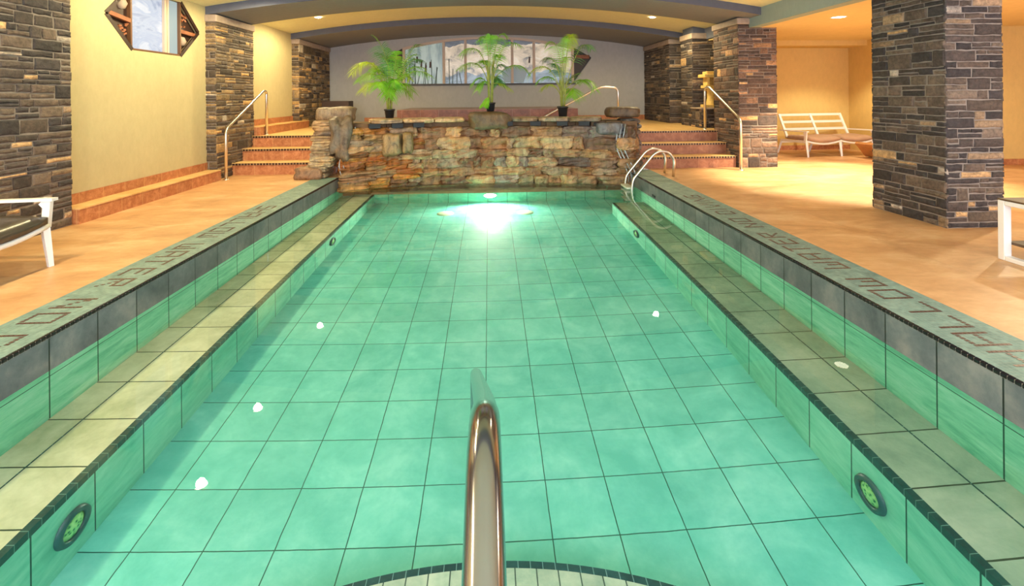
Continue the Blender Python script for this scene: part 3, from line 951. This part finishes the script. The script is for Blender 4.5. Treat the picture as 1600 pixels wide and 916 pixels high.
# ================================================================== RAILS
def rail(name, label, cat, paths, mat, r=0.021, flange=None):
    o0 = Vector(paths[0][0])
    e = empty(name, o0, 0, label, cat)
    for i, p in enumerate(paths):
        pts = [Vector(q) - o0 for q in p]
        MB().tube(fillet(pts, 0.13, 8), r, 14).build('rail_tube', mat, e, True)
    for f_ in (flange or []):
        q = Vector(f_) - o0
        MB().lathe([(0.0001, 0.014), (r * 1.2, 0.014), (r * 2.0, 0.004), (r * 2.0, 0.0)], tuple(q), 20).build('base_flange', mat, e, True)
    return e
rail('handrail', 'tall steel handrail beside the left tiled steps', 'handrail',
     [[(-4.17, 7.87, 0), (-4.17, 7.87, 0.80), (-4.17, 9.18, 1.43), (-4.17, 9.28, 1.40), (-4.17, 9.28, 0.6)]], M_steel, 0.023, [(-4.17, 7.87, 0), (-4.17, 9.28, 0.6)])
rail('handrail', 'steel handrail beside the right steps, ending at the reddish pillar', 'handrail',
     [[(4.24, 7.99, 0), (4.24, 7.99, 0.86), (4.22, 9.12, 1.43), (4.20, 9.26, 1.40), (4.20, 9.26, 0.6)]], M_steel, 0.024, [(4.24, 7.99, 0), (4.20, 9.26, 0.6)])
rail('handrail', 'curved steel rail at the spa behind the right-hand potted palm', 'handrail',
     [[(2.85, 10.6, 0.6), (2.85, 10.6, 1.45), (2.44, 10.55, 1.47), (1.17, 10.4, 0.83), (0.95, 10.38, 0.62)]], M_steel, 0.022)
# foreground rail: runs out over the entry step and dives into the water
e = empty('entry_handrail', (-0.02, 0.35, 0.0), 0, 'polished steel grab rail rising from the water in the foreground centre', 'handrail')
fp = [(-0.012, 0.15, 0.52), (-0.012, 0.40, 0.60), (-0.012, 0.63, 0.655), (-0.014, 0.80, 0.69), (-0.014, 0.93, 0.672), (-0.016, 1.05, 0.598), (-0.02, 1.3, 0.463), (-0.05, 1.9, 0.157), (-0.085, 2.60, -0.20), (-0.09, 2.70, -0.32), (-0.09, 2.72, -1.10)]
MB().tube([Vector(q) - Vector((-0.02, 0.35, 0)) for q in fillet(fp, 0.09, 6)], 0.0295, 32).build('rail_tube', M_chrome, e, True)

# ladder
e = empty('pool_ladder', (2.85, 7.46, 0), 0, 'steel pool ladder with white treads at the right end of the pool', 'ladder')
o0 = Vector((2.85, 7.46, 0))
LN = [(2.87, 0.0), (2.89, 0.27), (2.80, 0.385), (2.66, 0.405), (2.56, 0.355), (2.235, -0.03), (2.21, -0.17), (2.20, -1.0)]
for y in (7.46, 7.84):
    pts = [Vector((x, y, z)) - o0 for x, z in LN]
    MB().tube(fillet(pts, 0.06, 5), 0.021, 14).build('rail_tube', M_steel, e, True)
for z in (-0.19, -0.38, -0.57, -0.76):
    MB().box(2.13 - 2.85, 2.25 - 2.85, 0.02, 0.36, z, z + 0.03).build('ladder_tread', plain('white_tread', rgb(226, 224, 206), 0.4) if z == -0.19 else bpy.data.materials['white_tread'], e, bevel=0.006)

# ================================================================== ROCK WATERFALL
def face_y(x): return 8.40 - 0.085 * x * x
wf = empty('rock_waterfall', (0, 8.4, ZW), 0, 'curved stacked-rock waterfall wall at the far end of the pool', 'waterfall')
WO = Vector((0, 8.4, ZW))
def rock(b, c, s, rng, col, n=3, amp=0.16, rot=0.0, flat=1.0):
    """blocky rock: subdivided box, corners rounded, displaced by noise"""
    br = rng.uniform(0.8, 1.2); b.col = (lin(col[0]) * br, lin(col[1]) * br, lin(col[2]) * br, 1)
    off = Vector((rng.uniform(0, 99), rng.uniform(0, 99), rng.uniform(0, 99)))
    idx = {}
    cr, sr = math.cos(rot), math.sin(rot)
    def vert(i, j, k):
        key = (i, j, k)
        if key in idx: return idx[key]
        p = Vector((2 * i / n - 1, 2 * j / n - 1, 2 * k / n - 1))
        q = Vector([math.copysign(abs(a) ** 1.0, a) for a in p])
        L = (abs(q.x) ** 6 + abs(q.y) ** 6 + abs(q.z) ** 6) ** (1 / 6)
        q = q / max(L, 0.6) * max(abs(p.x), abs(p.y), abs(p.z))
        nz = noise.noise(q * 1.3 + off) * amp + noise.noise(q * 3.1 + off) * amp * 0.5
        q = q * (1 + nz)
        v = Vector((q.x * s[0] / 2, q.y * s[1] / 2, q.z * s[2] / 2 * flat))
        v = Vector((v.x * cr - v.y * sr, v.x * sr + v.y * cr, v.z))
        b.v.append(tuple(Vector(c) + v)); idx[key] = len(b.v) - 1
        return idx[key]
    R = range(n)
    for i in R:
        for j in R:
            b.face([vert(i, j, 0), vert(i, j + 1, 0), vert(i + 1, j + 1, 0), vert(i + 1, j, 0)])
            b.face([vert(i, j, n), vert(i + 1, j, n), vert(i + 1, j + 1, n), vert(i, j + 1, n)])
            b.face([vert(i, 0, j), vert(i + 1, 0, j), vert(i + 1, 0, j + 1), vert(i, 0, j + 1)])
            b.face([vert(i, n, j), vert(i, n, j + 1), vert(i + 1, n, j + 1), vert(i + 1, n, j)])
            b.face([vert(0, i, j), vert(0, i, j + 1), vert(0, i + 1, j + 1), vert(0, i + 1, j)])
            b.face([vert(n, i, j), vert(n, i + 1, j), vert(n, i + 1, j + 1), vert(n, i, j + 1)])


TAN = [(150, 116, 80), (172, 140, 100), (136, 102, 74), (120, 92, 68), (156, 132, 104), (178, 150, 112), (142, 128, 116)]
ORG = [(176, 116, 50), (196, 138, 66), (150, 92, 40), (164, 128, 80), (122, 84, 48)]
BRN = [(136, 106, 80), (112, 88, 70), (150, 120, 88), (100, 80, 66), (134, 116, 104), (160, 132, 100)]
rng = random.Random(21)
b = MB()
# courses of rocks
z = ZW - 0.16; row = 0
while z < 0.73:
    h = rng.uniform(0.09, 0.2)
    x = -2.46
    while x < 2.42:
        if x < -1.3: L = rng.uniform(0.18, 0.5); pal = ORG if rng.random() < 0.75 else TAN; hh = h * 0.55
        elif x < 0.4: L = rng.uniform(0.16, 0.55); pal = TAN; hh = h
        else: L = rng.uniform(0.16, 0.6); pal = BRN if rng.random() < 0.6 else TAN; hh = h
        L = min(L, 2.46 - x + 0.02)
        xc = x + L / 2
        lean = 0.10 * (z - ZW)
        yc = face_y(xc) + 0.13 + lean + rng.uniform(-0.035, 0.05)
        slope = -0.17 * xc
        if hh != h:
            for q in range(2):
                rock(b, Vector((xc + rng.uniform(-.04, .04), yc + rng.uniform(-0.05, 0.03), z + hh * (q + 0.5))) - WO, (L * 1.16, 0.36, hh * 1.3), rng, rng.choice(pal), 5, 0.22, math.atan(slope))
        else:
            rock(b, Vector((xc, yc, z + h / 2)) - WO, (L * 1.12, 0.36, h * 1.16), rng, rng.choice(pal), 6, 0.26, math.atan(slope) + rng.uniform(-.08, .08))
        x += L
    z += h
b.build('stacked_rocks', M_rock, wf)
# core behind the rocks
core = MB(); n = 20
for i in range(n):
    xa = -2.5 + 5.0 * i / n; xb = xa + 5.0 / n
    core.box(xa, xb, face_y((xa + xb) / 2) + 0.18 - 8.4, 9.0 - 8.4, -0.5, 0.86 - ZW - 0.02)
core.build('mortar_core', plain('brown_mortar', rgb(110, 84, 58), 0.8, nz=0.2, nscale=14), wf)
# pale cap slabs with the dark water outlets beneath their lip
def cap_row(xa, xb, zt, cnt, seed):
    rr = random.Random(seed); x = xa
    st = (xb - xa) / cnt
    for i in range(cnt):
        b = MB(); xc = xa + st * (i + 0.5)
        rock(b, Vector((xc, face_y(xc) + 0.30, zt)) - WO, (st * 1.02, 0.56, 0.085), rr, rr.choice([(196, 172, 138), (178, 158, 128), (158, 144, 122)]), 5, 0.08, math.atan(-0.17 * xc))
        b.build('cap_slab', M_rock, wf)
cap_row(-2.05, -0.45, 0.875, 3, 4)
cap_row(0.35, 1.95, 0.872, 3, 5)
for x in (-1.88, -1.53, -1.19, 0.31, 0.79, 1.24, 1.60):
    yy = face_y(x) - 0.06
    b = MB(); b.box(-0.09, 0.09, -0.03, 0.2, -0.035, 0.03); b.box(-0.1, 0.1, -0.04, 0.2, 0.03, 0.038)
    q = b.build('water_outlet', plain('dark_outlet', rgb(13, 13, 20), 0.6) if x == -1.88 else bpy.data.materials['dark_outlet'], wf)
    q.location = Vector((x, yy, 0.808)) - WO; q.rotation_euler = (0, 0, math.atan(-0.17 * x))
# boulders
def boulder(name, c, s, col, seed, n=6, amp=0.18, rot=0.0):
    rr = random.Random(seed); b = MB()
    rock(b, Vector(c) - WO, s, rr, col, n, amp, rot)
    return b.build(name, M_rock, wf, True)
boulder('boulder', (-2.58, 8.32, 1.0), (0.6, 0.4, 0.25), (150, 134, 114), 1, 7, 0.12)
boulder('boulder', (0.0, 8.55, 0.86), (0.72, 0.6, 0.30), (98, 82, 60), 2, 6, 0.14)
boulder('boulder', (2.33, 8.42, 0.985), (0.56, 0.4, 0.19), (104, 88, 70), 3, 5, 0.08)
boulder('boulder', (-2.42, 8.05, 0.62), (0.36, 0.35, 0.62), (122, 108, 92), 4, 9, 0.4, 0.3)
boulder('boulder', (-1.62, 8.12, 0.50), (0.30, 0.26, 0.36), (154, 136, 104), 9, 6, 0.18)
boulder('boulder', (-1.36, 8.16, 0.52), (0.16, 0.2, 0.34), (146, 124, 86), 19, 6, 0.18)
boulder('boulder', (2.05, 8.2, 0.72), (0.5, 0.4, 0.2), (118, 118, 120), 12, 6, 0.2)
# side columns of stacked stone, left by the steps and right by the steps
b = MB(); rr = random.Random(31); z = 0.0
for zc_, wd in [(0.05, 0.5), (0.14, 0.42), (0.22, 0.36), (0.30, 0.40), (0.38, 0.34), (0.46, 0.36), (0.54, 0.34), (0.62, 0.36), (0.70, 0.32), (0.78, 0.34), (0.86, 0.36)]:
    xc = -2.70 - (0.10 if zc_ < 0.2 else 0)
    rock(b, Vector((xc + rr.uniform(-.03, .03), 7.98 + zc_ * 0.25, zc_)) - WO, (wd, 0.45, 0.1), rr, rr.choice([(140, 124, 104), (160, 140, 112), (112, 100, 90), (176, 158, 128)]), 4, 0.16)
b.build('stone_column', M_rock, wf)
b = MB()
for k in range(10):
    zc_ = 0.04 + 0.088 * k
    rock(b, Vector((2.42 + rr.uniform(-.03, .03), 8.22 + zc_ * 0.15, zc_)) - WO, (0.32, 0.42, 0.095), rr, rr.choice([(120, 104, 92), (96, 96, 96), (130, 110, 96), (84, 78, 74)]), 4, 0.14)
b.build('stone_column', M_rock, wf)
boulder('boulder', (-2.86, 7.86, 0.08), (0.42, 0.3, 0.2), (140, 112, 88), 40, 6, 0.2)
# trickling water streaks
tw = NT('falling_water'); tw.col((0.85, 0.92, 0.95, 1)); tw.rough(0.1); tw.b.inputs['Transmission Weight'].default_value = 0.7; tw.b.inputs['IOR'].default_value = 1.33
b = MB(); rr = random.Random(7)
for x0 in (-2.3, -2.24, 2.12, 2.17, 2.23):
    pts = []
    for k in range(12):
        zz = 0.8 - k * 0.088
        xx = x0 + (0.10 * math.sin(k * 0.6 + x0)) * (0.5 if x0 > 0 else -0.6) + (0.012 * k if x0 > 0 else -0.008 * k)
        pts.append(Vector((xx, face_y(xx) - 0.06 + 0.1 * (zz - ZW), zz)) - WO)
    b.tube(pts, [0.006 + 0.01 * rr.random() for _ in pts], 8)
b.build('water_trickle', tw.m, wf, True)['kind'] = 'stuff'
# raised spa wall behind
M_spa = tiles('spa_wall_tile', [rgb(104, 62, 46), rgb(124, 76, 58), rgb(144, 94, 74)], rgb(150, 120, 104), (0, 2), (0.4, 0.2), (0.1, 0.6), 0.006, 0.4, 8, 0.1, 0.12)
sp_ = struct(slab('spa_wall', M_spa, -2.0, 1.95, 10.6, 12.6, 0.6, 1.0))
# dark box behind the left boulder
o = MB().box(-4.05, -3.4, 11.9, 12.3, 0.6, 1.2).build('planter_box', M_wood, None, bevel=0.01)
tag(o, 'dark brown wooden box standing behind the left boulder of the waterfall', 'box')

# ================================================================== PALMS
def frond(tip, mid, base, nleaf, ll, seed, mat, parent, droop=0.35):
    """one feather leaf along a quadratic curve"""
    rr = random.Random(seed)
    base, mid, tip = Vector(base), Vector(mid), Vector(tip)
    ctrl = mid * 2 - (base + tip) * 0.5
    def C(t): return base * (1 - t) ** 2 + ctrl * 2 * t * (1 - t) + tip * t * t
    N = 26
    b = MB(); b.mi = 1
    b.tube([C(i / 12) for i in range(13)], [0.009 * (1 - 0.8 * i / 12) for i in range(13)], 5)
    b.mi = 0
    t0 = 0.32
    for i in range(nleaf):
        t = t0 + (1 - t0) * i / (nleaf - 1)
        p = C(t); d = (C(min(1, t + 0.02)) - C(t - 0.02)).normalized()
        side = d.cross(Vector((0, 0, 1)))
        if side.length < 0.45: side = Vector((1, 0, 0)) - d * d.x
        side.normalize(); upv = side.cross(d).normalized()
        k = math.sin(PI * min(1, (t - t0) / (1 - t0) * 0.86 + 0.14)) ** 0.6
        L = ll * (0.35 + 0.75 * k) * rr.uniform(0.85, 1.1)
        for sg in (-1, 1):
            dirn = (side * sg * 1.0 + d * (0.35 + 0.5 * t) + upv * rr.uniform(0.1, 0.45)).normalized()
            wv = d.cross(dirn).cross(dirn).normalized() * 0.0042
            pts = []
            for j in range(5):
                s_ = j / 4
                q = p + dirn * L * s_ + Vector((0, 0, -1)) * droop * L * s_ * s_
                ww = wv * (0.6 + 1.2 * s_) * (1 - s_) * 1.9 + wv * 0.12
                pts.append((q - ww, q + ww))
            kk = len(b.v)
            for a_, c_ in pts: b.v.append(tuple(a_)); b.v.append(tuple(c_))
            for j in range(4): b.face([kk + 2 * j, kk + 2 * j + 1, kk + 2 * j + 3, kk + 2 * j + 2])
    return b.build('frond', [mat, M_stem], parent)


def palm(px, label, loc, crown, tips, seed, pot_h=0.24, pot_r=0.10):
    r = empty('potted_palm', loc, 0, label, 'palm', 'potted palms along the top of the waterfall')
    pot = MB().lathe([(0.0001, 0), (pot_r * 0.72, 0), (pot_r * 0.95, pot_h * 0.86), (pot_r * 1.08, pot_h * 0.86), (pot_r * 1.08, pot_h), (pot_r * 0.98, pot_h), (pot_r * 0.92, pot_h * 0.9)], n=24)
    po = pot.build('pot', M_pot, r, True)
    MB().lathe([(0.0001, pot_h * 0.9), (pot_r * 0.93, pot_h * 0.9)], n=20).build('soil', M_soil, po)
    rr = random.Random(seed)
    for i in range(5):
        a = rr.uniform(0, 6.28); q = 0.03
        tp = Vector((math.cos(a) * 0.07, math.sin(a) * 0.06, crown * rr.uniform(0.75, 1.0)))
        MB().tube([(math.cos(a) * q, math.sin(a) * q, pot_h * 0.85), ((math.cos(a) * q + tp.x) / 2, (math.sin(a) * q + tp.y) / 2, crown * 0.6), tp], [0.016, 0.012, 0.009], 7).build('stem', M_stem, r, True)
    for i, (tx, tz, mx, mz, m, L) in enumerate(tips):
        dy = rr.uniform(-0.35, 0.35)
        k = rr.uniform(0.55, 1.0)
        base = (tx * 0.05, 0, crown * k * 0.55 + pot_h * 0.5)
        frond((tx, dy, tz), (mx, dy * 0.4, mz), base, 25, L * 1.15, seed * 50 + i, m, r, 0.6)
    return r


def px_tips(ox, oy, s, bx, by, Y, z0, lst):
    """measurements on the photograph turned into metres from the pot's base"""
    out = []
    k = Y / F
    for (tx, ty, mx, my, m, L) in lst:
        out.append((((tx - bx) / s) * k, ((by - ty) / s) * k, ((mx - bx) / s) * k, ((by - my) / s) * k, m, L))
    return out


Lf, Ly, Ld = M_leaf, M_leaf_y, M_leaf_d
palm(0, 'potted palm on the left of the waterfall, with arching yellow-green fronds', (-1.755, 8.62, 0.885), 0.62,
     px_tips(540, 40, 5.725, 395, 845, 8.62, 0, [
         (40, 430, 230, 350, Ly, 0.22), (140, 590, 270, 525, Ly, 0.2), (260, 100, 370, 300, Ld, 0.22), (310, 260, 400, 380, Ld, 0.2),
         (575, 595, 480, 530, Lf, 0.22), (770, 465, 590, 440, Lf, 0.22), (640, 160, 540, 300, Ld, 0.24), (690, 330, 560, 370, Ld, 0.2),
         (330, 560, 350, 520, Lf, 0.24), (260, 460, 330, 430, Lf, 0.22), (480, 250, 450, 400, Lf, 0.2), (410, 640, 400, 560, Lf, 0.2), (450, 560, 440, 500, Lf, 0.22), (200, 410, 330, 400, Lf, 0.2), (560, 480, 500, 470, Ly, 0.18), (90, 500, 250, 440, Lf, 0.2), (180, 350, 300, 400, Ly, 0.2), (560, 640, 480, 560, Lf, 0.18), (610, 250, 500, 380, Lf, 0.2), (350, 200, 380, 380, Ld, 0.18), (720, 400, 560, 420, Lf, 0.2)]), 1, 0.19, 0.09)
palm(1, 'tall thin potted palm in the middle of the waterfall on the dark boulder', (0.02, 8.5, 1.005), 0.9,
     px_tips(680, 40, 5.725, 490, 745, 8.5, 0, [
         (640, 70, 550, 120, Lf, 0.16), (400, 110, 460, 130, Lf, 0.16), (225, 230, 380, 190, Lf, 0.2), (210, 350, 370, 310, Lf, 0.19), (330, 500, 410, 440, Lf, 0.18),
         (755, 175, 600, 190, Lf, 0.18), (610, 340, 550, 350, Ld, 0.2), (830, 410, 700, 330, Lf, 0.2), (680, 545, 570, 490, Ly, 0.16), (430, 690, 455, 640, Lf, 0.09),
         (380, 540, 440, 470, Lf, 0.18), (500, 60, 490, 160, Lf, 0.17), (560, 480, 530, 430, Ld, 0.2), (420, 290, 460, 300, Lf, 0.17), (590, 240, 540, 260, Lf, 0.14)]), 2, 0.17, 0.085)
palm(2, 'potted palm on the right of the waterfall in front of the curved rail', (1.31, 8.6, 0.885), 0.75,
     px_tips(800, 40, 5.725, 465, 825, 8.6, 0, [
         (590, 180, 540, 100, Ly, 0.15), (750, 190, 620, 220, Ld, 0.2), (330, 160, 430, 220, Lf, 0.2), (165, 440, 320, 370, Ly, 0.24), (240, 500, 360, 460, Lf, 0.2),
         (280, 560, 380, 530, Ly, 0.16), (640, 415, 540, 480, Ld, 0.14), (735, 560, 640, 490, Lf, 0.24), (570, 640, 550, 560, Lf, 0.22), (380, 330, 430, 400, Ld, 0.2),
         (300, 300, 400, 320, Ld, 0.2), (500, 100, 470, 230, Lf, 0.13), (690, 520, 600, 490, Lf, 0.22), (540, 270, 490, 350, Ly, 0.13)]), 3, 0.21, 0.095)

# ================================================================== SEATING
def lounge_seat(name, label, loc, rz, nseat, wseat, mc, cat, depth=0.86, back=True):
    """low white metal-framed lounge seat, facing -Y; origin under the front left leg"""
    r = empty(name, loc, rz, label, cat)
    W = nseat * wseat
    for k in range(nseat + 1):
        x = k * wseat
        MB().tube([(x, 0.0, 0.0), (x - 0.01, 0.03, 0.30)], [0.022, 0.032], 4).build('leg', M_white, r)
        MB().tube([(x + 0.0, depth, 0.0), (x + 0.02, depth - 0.10, 0.29)], [0.022, 0.03], 4).build('leg', M_white, r)
    # front rail sagging between legs
    b = MB(); pts = []
    for k in range(nseat):
        for j in range(9):
            if k and j == 0: continue
            tt = j / 8
            pts.append((k * wseat + tt * wseat, 0.02, 0.315 - 0.055 * math.sin(PI * tt)))
    b.tube(pts, 0.022, 8); b.build('front_rail', M_white, r, True)
    b = MB(); b.beam((0, 0.02, 0.30), (0, depth - 0.1, 0.29), 0.03, 0.045); b.beam((W, 0.02, 0.30), (W, depth - 0.1, 0.29), 0.03, 0.045); b.beam((0, depth - 0.1, 0.25), (W, depth - 0.1, 0.25), 0.03, 0.045)
    b.build('seat_frame', M_white, r)
    for x in (-0.02, W + 0.02):
        b = MB(); b.beam((x, -0.02, 0.515), (x, depth - 0.12, 0.50), 0.055, 0.022); b.beam((x, 0.05, 0.30), (x, 0.03, 0.515), 0.03, 0.055); b.beam((x, 0.08, 0.46), (x, 0.03, 0.51), 0.02, 0.05)
        b.build('armrest', M_white, r)
    if back:
        y0, z0, y1, z1 = depth - 0.26, 0.36, depth - 0.02, 0.84
        for k in range(nseat + 1):
            xx = 0.02 + k * (W - 0.04) / nseat
            MB().beam((xx, y0, z0), (xx, y1, z1), 0.05, 0.028).build('backrest_post', M_white, r)
        for s_ in range(4):
            tt = 1 - s_ / 3.2
            b = MB()
            b.beam((0.02, y0 + (y1 - y0) * tt, z0 + (z1 - z0) * tt - 0.02), (W - 0.02, y0 + (y1 - y0) * tt, z0 + (z1 - z0) * tt - 0.02), 0.022, 0.05)
            b.build('back_slat', M_white, r)
    for k in range(nseat):
        b = MB(); nx, ny = 12, 12
        x0 = k * wseat + 0.02; x1 = (k + 1) * wseat - 0.02; y0 = 0.0; y1 = depth - 0.2
        top = []; 
        def zt(u, v):
            e = (1 - (2 * u - 1) ** 6) * (1 - (2 * v - 1) ** 6)
            return 0.345 - 0.04 * math.sin(PI * u) + 0.04 + 0.05 * e ** 0.5 + 0.012 * noise.noise(Vector((u * 4 + k, v * 4, 0)))
        def zb(u, v): return 0.335 - 0.045 * math.sin(PI * u) * 1.0
        kk = len(b.v)
        for i in range(nx + 1):
            for j in range(ny + 1):
                u, v = i / nx, j / ny
                b.v.append((x0 + (x1 - x0) * u, y0 + (y1 - y0) * v, zt(u, v)))
        k2 = len(b.v)
        for i in range(nx + 1):
            for j in range(ny + 1):
                u, v = i / nx, j / ny
                b.v.append((x0 + (x1 - x0) * u, y0 + (y1 - y0) * v, zb(u, v)))
        q = lambda base, i, j: base + i * (ny + 1) + j
        for i in range(nx):
            for j in range(ny):
                b.face([q(kk, i, j), q(kk, i + 1, j), q(kk, i + 1, j + 1), q(kk, i, j + 1)])
                b.face([q(k2, i, j), q(k2, i, j + 1), q(k2, i + 1, j + 1), q(k2, i + 1, j)])
        for i in range(nx):
            b.face([q(kk, i, 0), q(k2, i, 0), q(k2, i + 1, 0), q(kk, i + 1, 0)]); b.face([q(kk, i, ny), q(kk, i + 1, ny), q(k2, i + 1, ny), q(k2, i, ny)])
        for j in range(ny):
            b.face([q(kk, 0, j), q(kk, 0, j + 1), q(k2, 0, j + 1), q(k2, 0, j)]); b.face([q(kk, nx, j), q(k2, nx, j), q(k2, nx, j + 1), q(kk, nx, j + 1)])
        b.build('seat_cushion', mc, r, True)
    return r


lounge_seat('loveseat', 'white metal loveseat with taupe cushions in the golden lounge', (6.37, 9.41, 0), 0.12, 2, 0.77, M_cush_t, 'sofa')
lounge_seat('lounge_chair', 'white metal lounge seat with dark brown vinyl cushion, cut off at the left edge', (-3.40, 2.40, 0), PI / 2, 2, 0.755, M_cush_d, 'chair')

# side table on the right edge
e = empty('side_table', (3.9, 2.95, 0), 0, 'white framed side table with two dark boards at the right edge', 'table')
for x in (0.03, 0.5):
    b = MB()
    outer_ = [(0.0, 0.0), (0.6, 0.0), (0.6, 0.455), (0.0, 0.455)]
    b.box(x - 0.03, x + 0.03, 0, 0.05, 0, 0.455); b.box(x - 0.03, x + 0.03, 0.55, 0.6, 0, 0.455)
    b.box(x - 0.03, x + 0.03, 0.05, 0.55, 0, 0.035); b.box(x - 0.03, x + 0.03, 0.05, 0.55, 0.42, 0.455)
    b.build('side_frame', M_white, e, bevel=0.006)
MB().box(0.06, 0.47, 0.0, 0.6, 0.43, 0.452).build('table_top', M_darkboard, e)
MB().box(0.06, 0.47, 0.02, 0.58, 0.12, 0.14).build('lower_shelf', M_darkboard, e)
MB().box(0.0, 0.53, 0.0, 0.6, 0.4555, 0.468).build('top_board', M_darkboard, e, bevel=0.003)

# wooden recliner ottoman by the loveseat
e = empty('footstool', (7.55, 9.15, 0), 0.2, 'angular orange wooden footstool half hidden by the big pillar', 'footstool')
b = MB(); b.beam((-0.25, 0, 0.3), (0.0, 0, 0.04), 0.4, 0.05); b.beam((0.0, 0, 0.04), (0.5, 0, 0.02), 0.4, 0.05); b.build('wooden_body', M_orange, e)
b = MB(); b.beam((-0.27, -0.21, 0.3), (-0.02, -0.21, 0.03), 0.03, 0.04); b.beam((-0.02, -0.21, 0.03), (0.5, -0.21, 0.02), 0.03, 0.04); b.build('pale_edge', M_lantern, e)

# sandstone lantern
e = empty('stone_lantern', (4.62, 9.9, 1.01), 0, 'small pale sandstone lantern sculpture standing on the stone plinth', 'lantern')
b = MB(); b.box(-0.17, 0.17, -0.13, 0.13, 0, 0.06); b.build('base', M_lantern, e, bevel=0.01)
b = MB(); b.lathe([(0.11, 0.06), (0.09, 0.12), (0.075, 0.2), (0.08, 0.33), (0.12, 0.40)], n=12); b.build('column', M_lantern, e, True)
b = MB(); b.box(-0.16, 0.16, -0.13, 0.13, 0.40, 0.46); b.box(-0.12, -0.06, -0.1, 0.1, 0.46, 0.62); b.box(0.06, 0.12, -0.1, 0.1, 0.46, 0.62); b.box(-0.06, 0.06, 0.05, 0.1, 0.46, 0.62)
b.build('light_box', M_lantern, e, bevel=0.008)
b = MB(); b.box(-0.2, 0.2, -0.17, 0.17, 0.62, 0.69); b.box(-0.13, 0.13, -0.11, 0.11, 0.69, 0.75); b.build('roof', M_lantern, e, bevel=0.012)

bpy.context.view_layer.update()
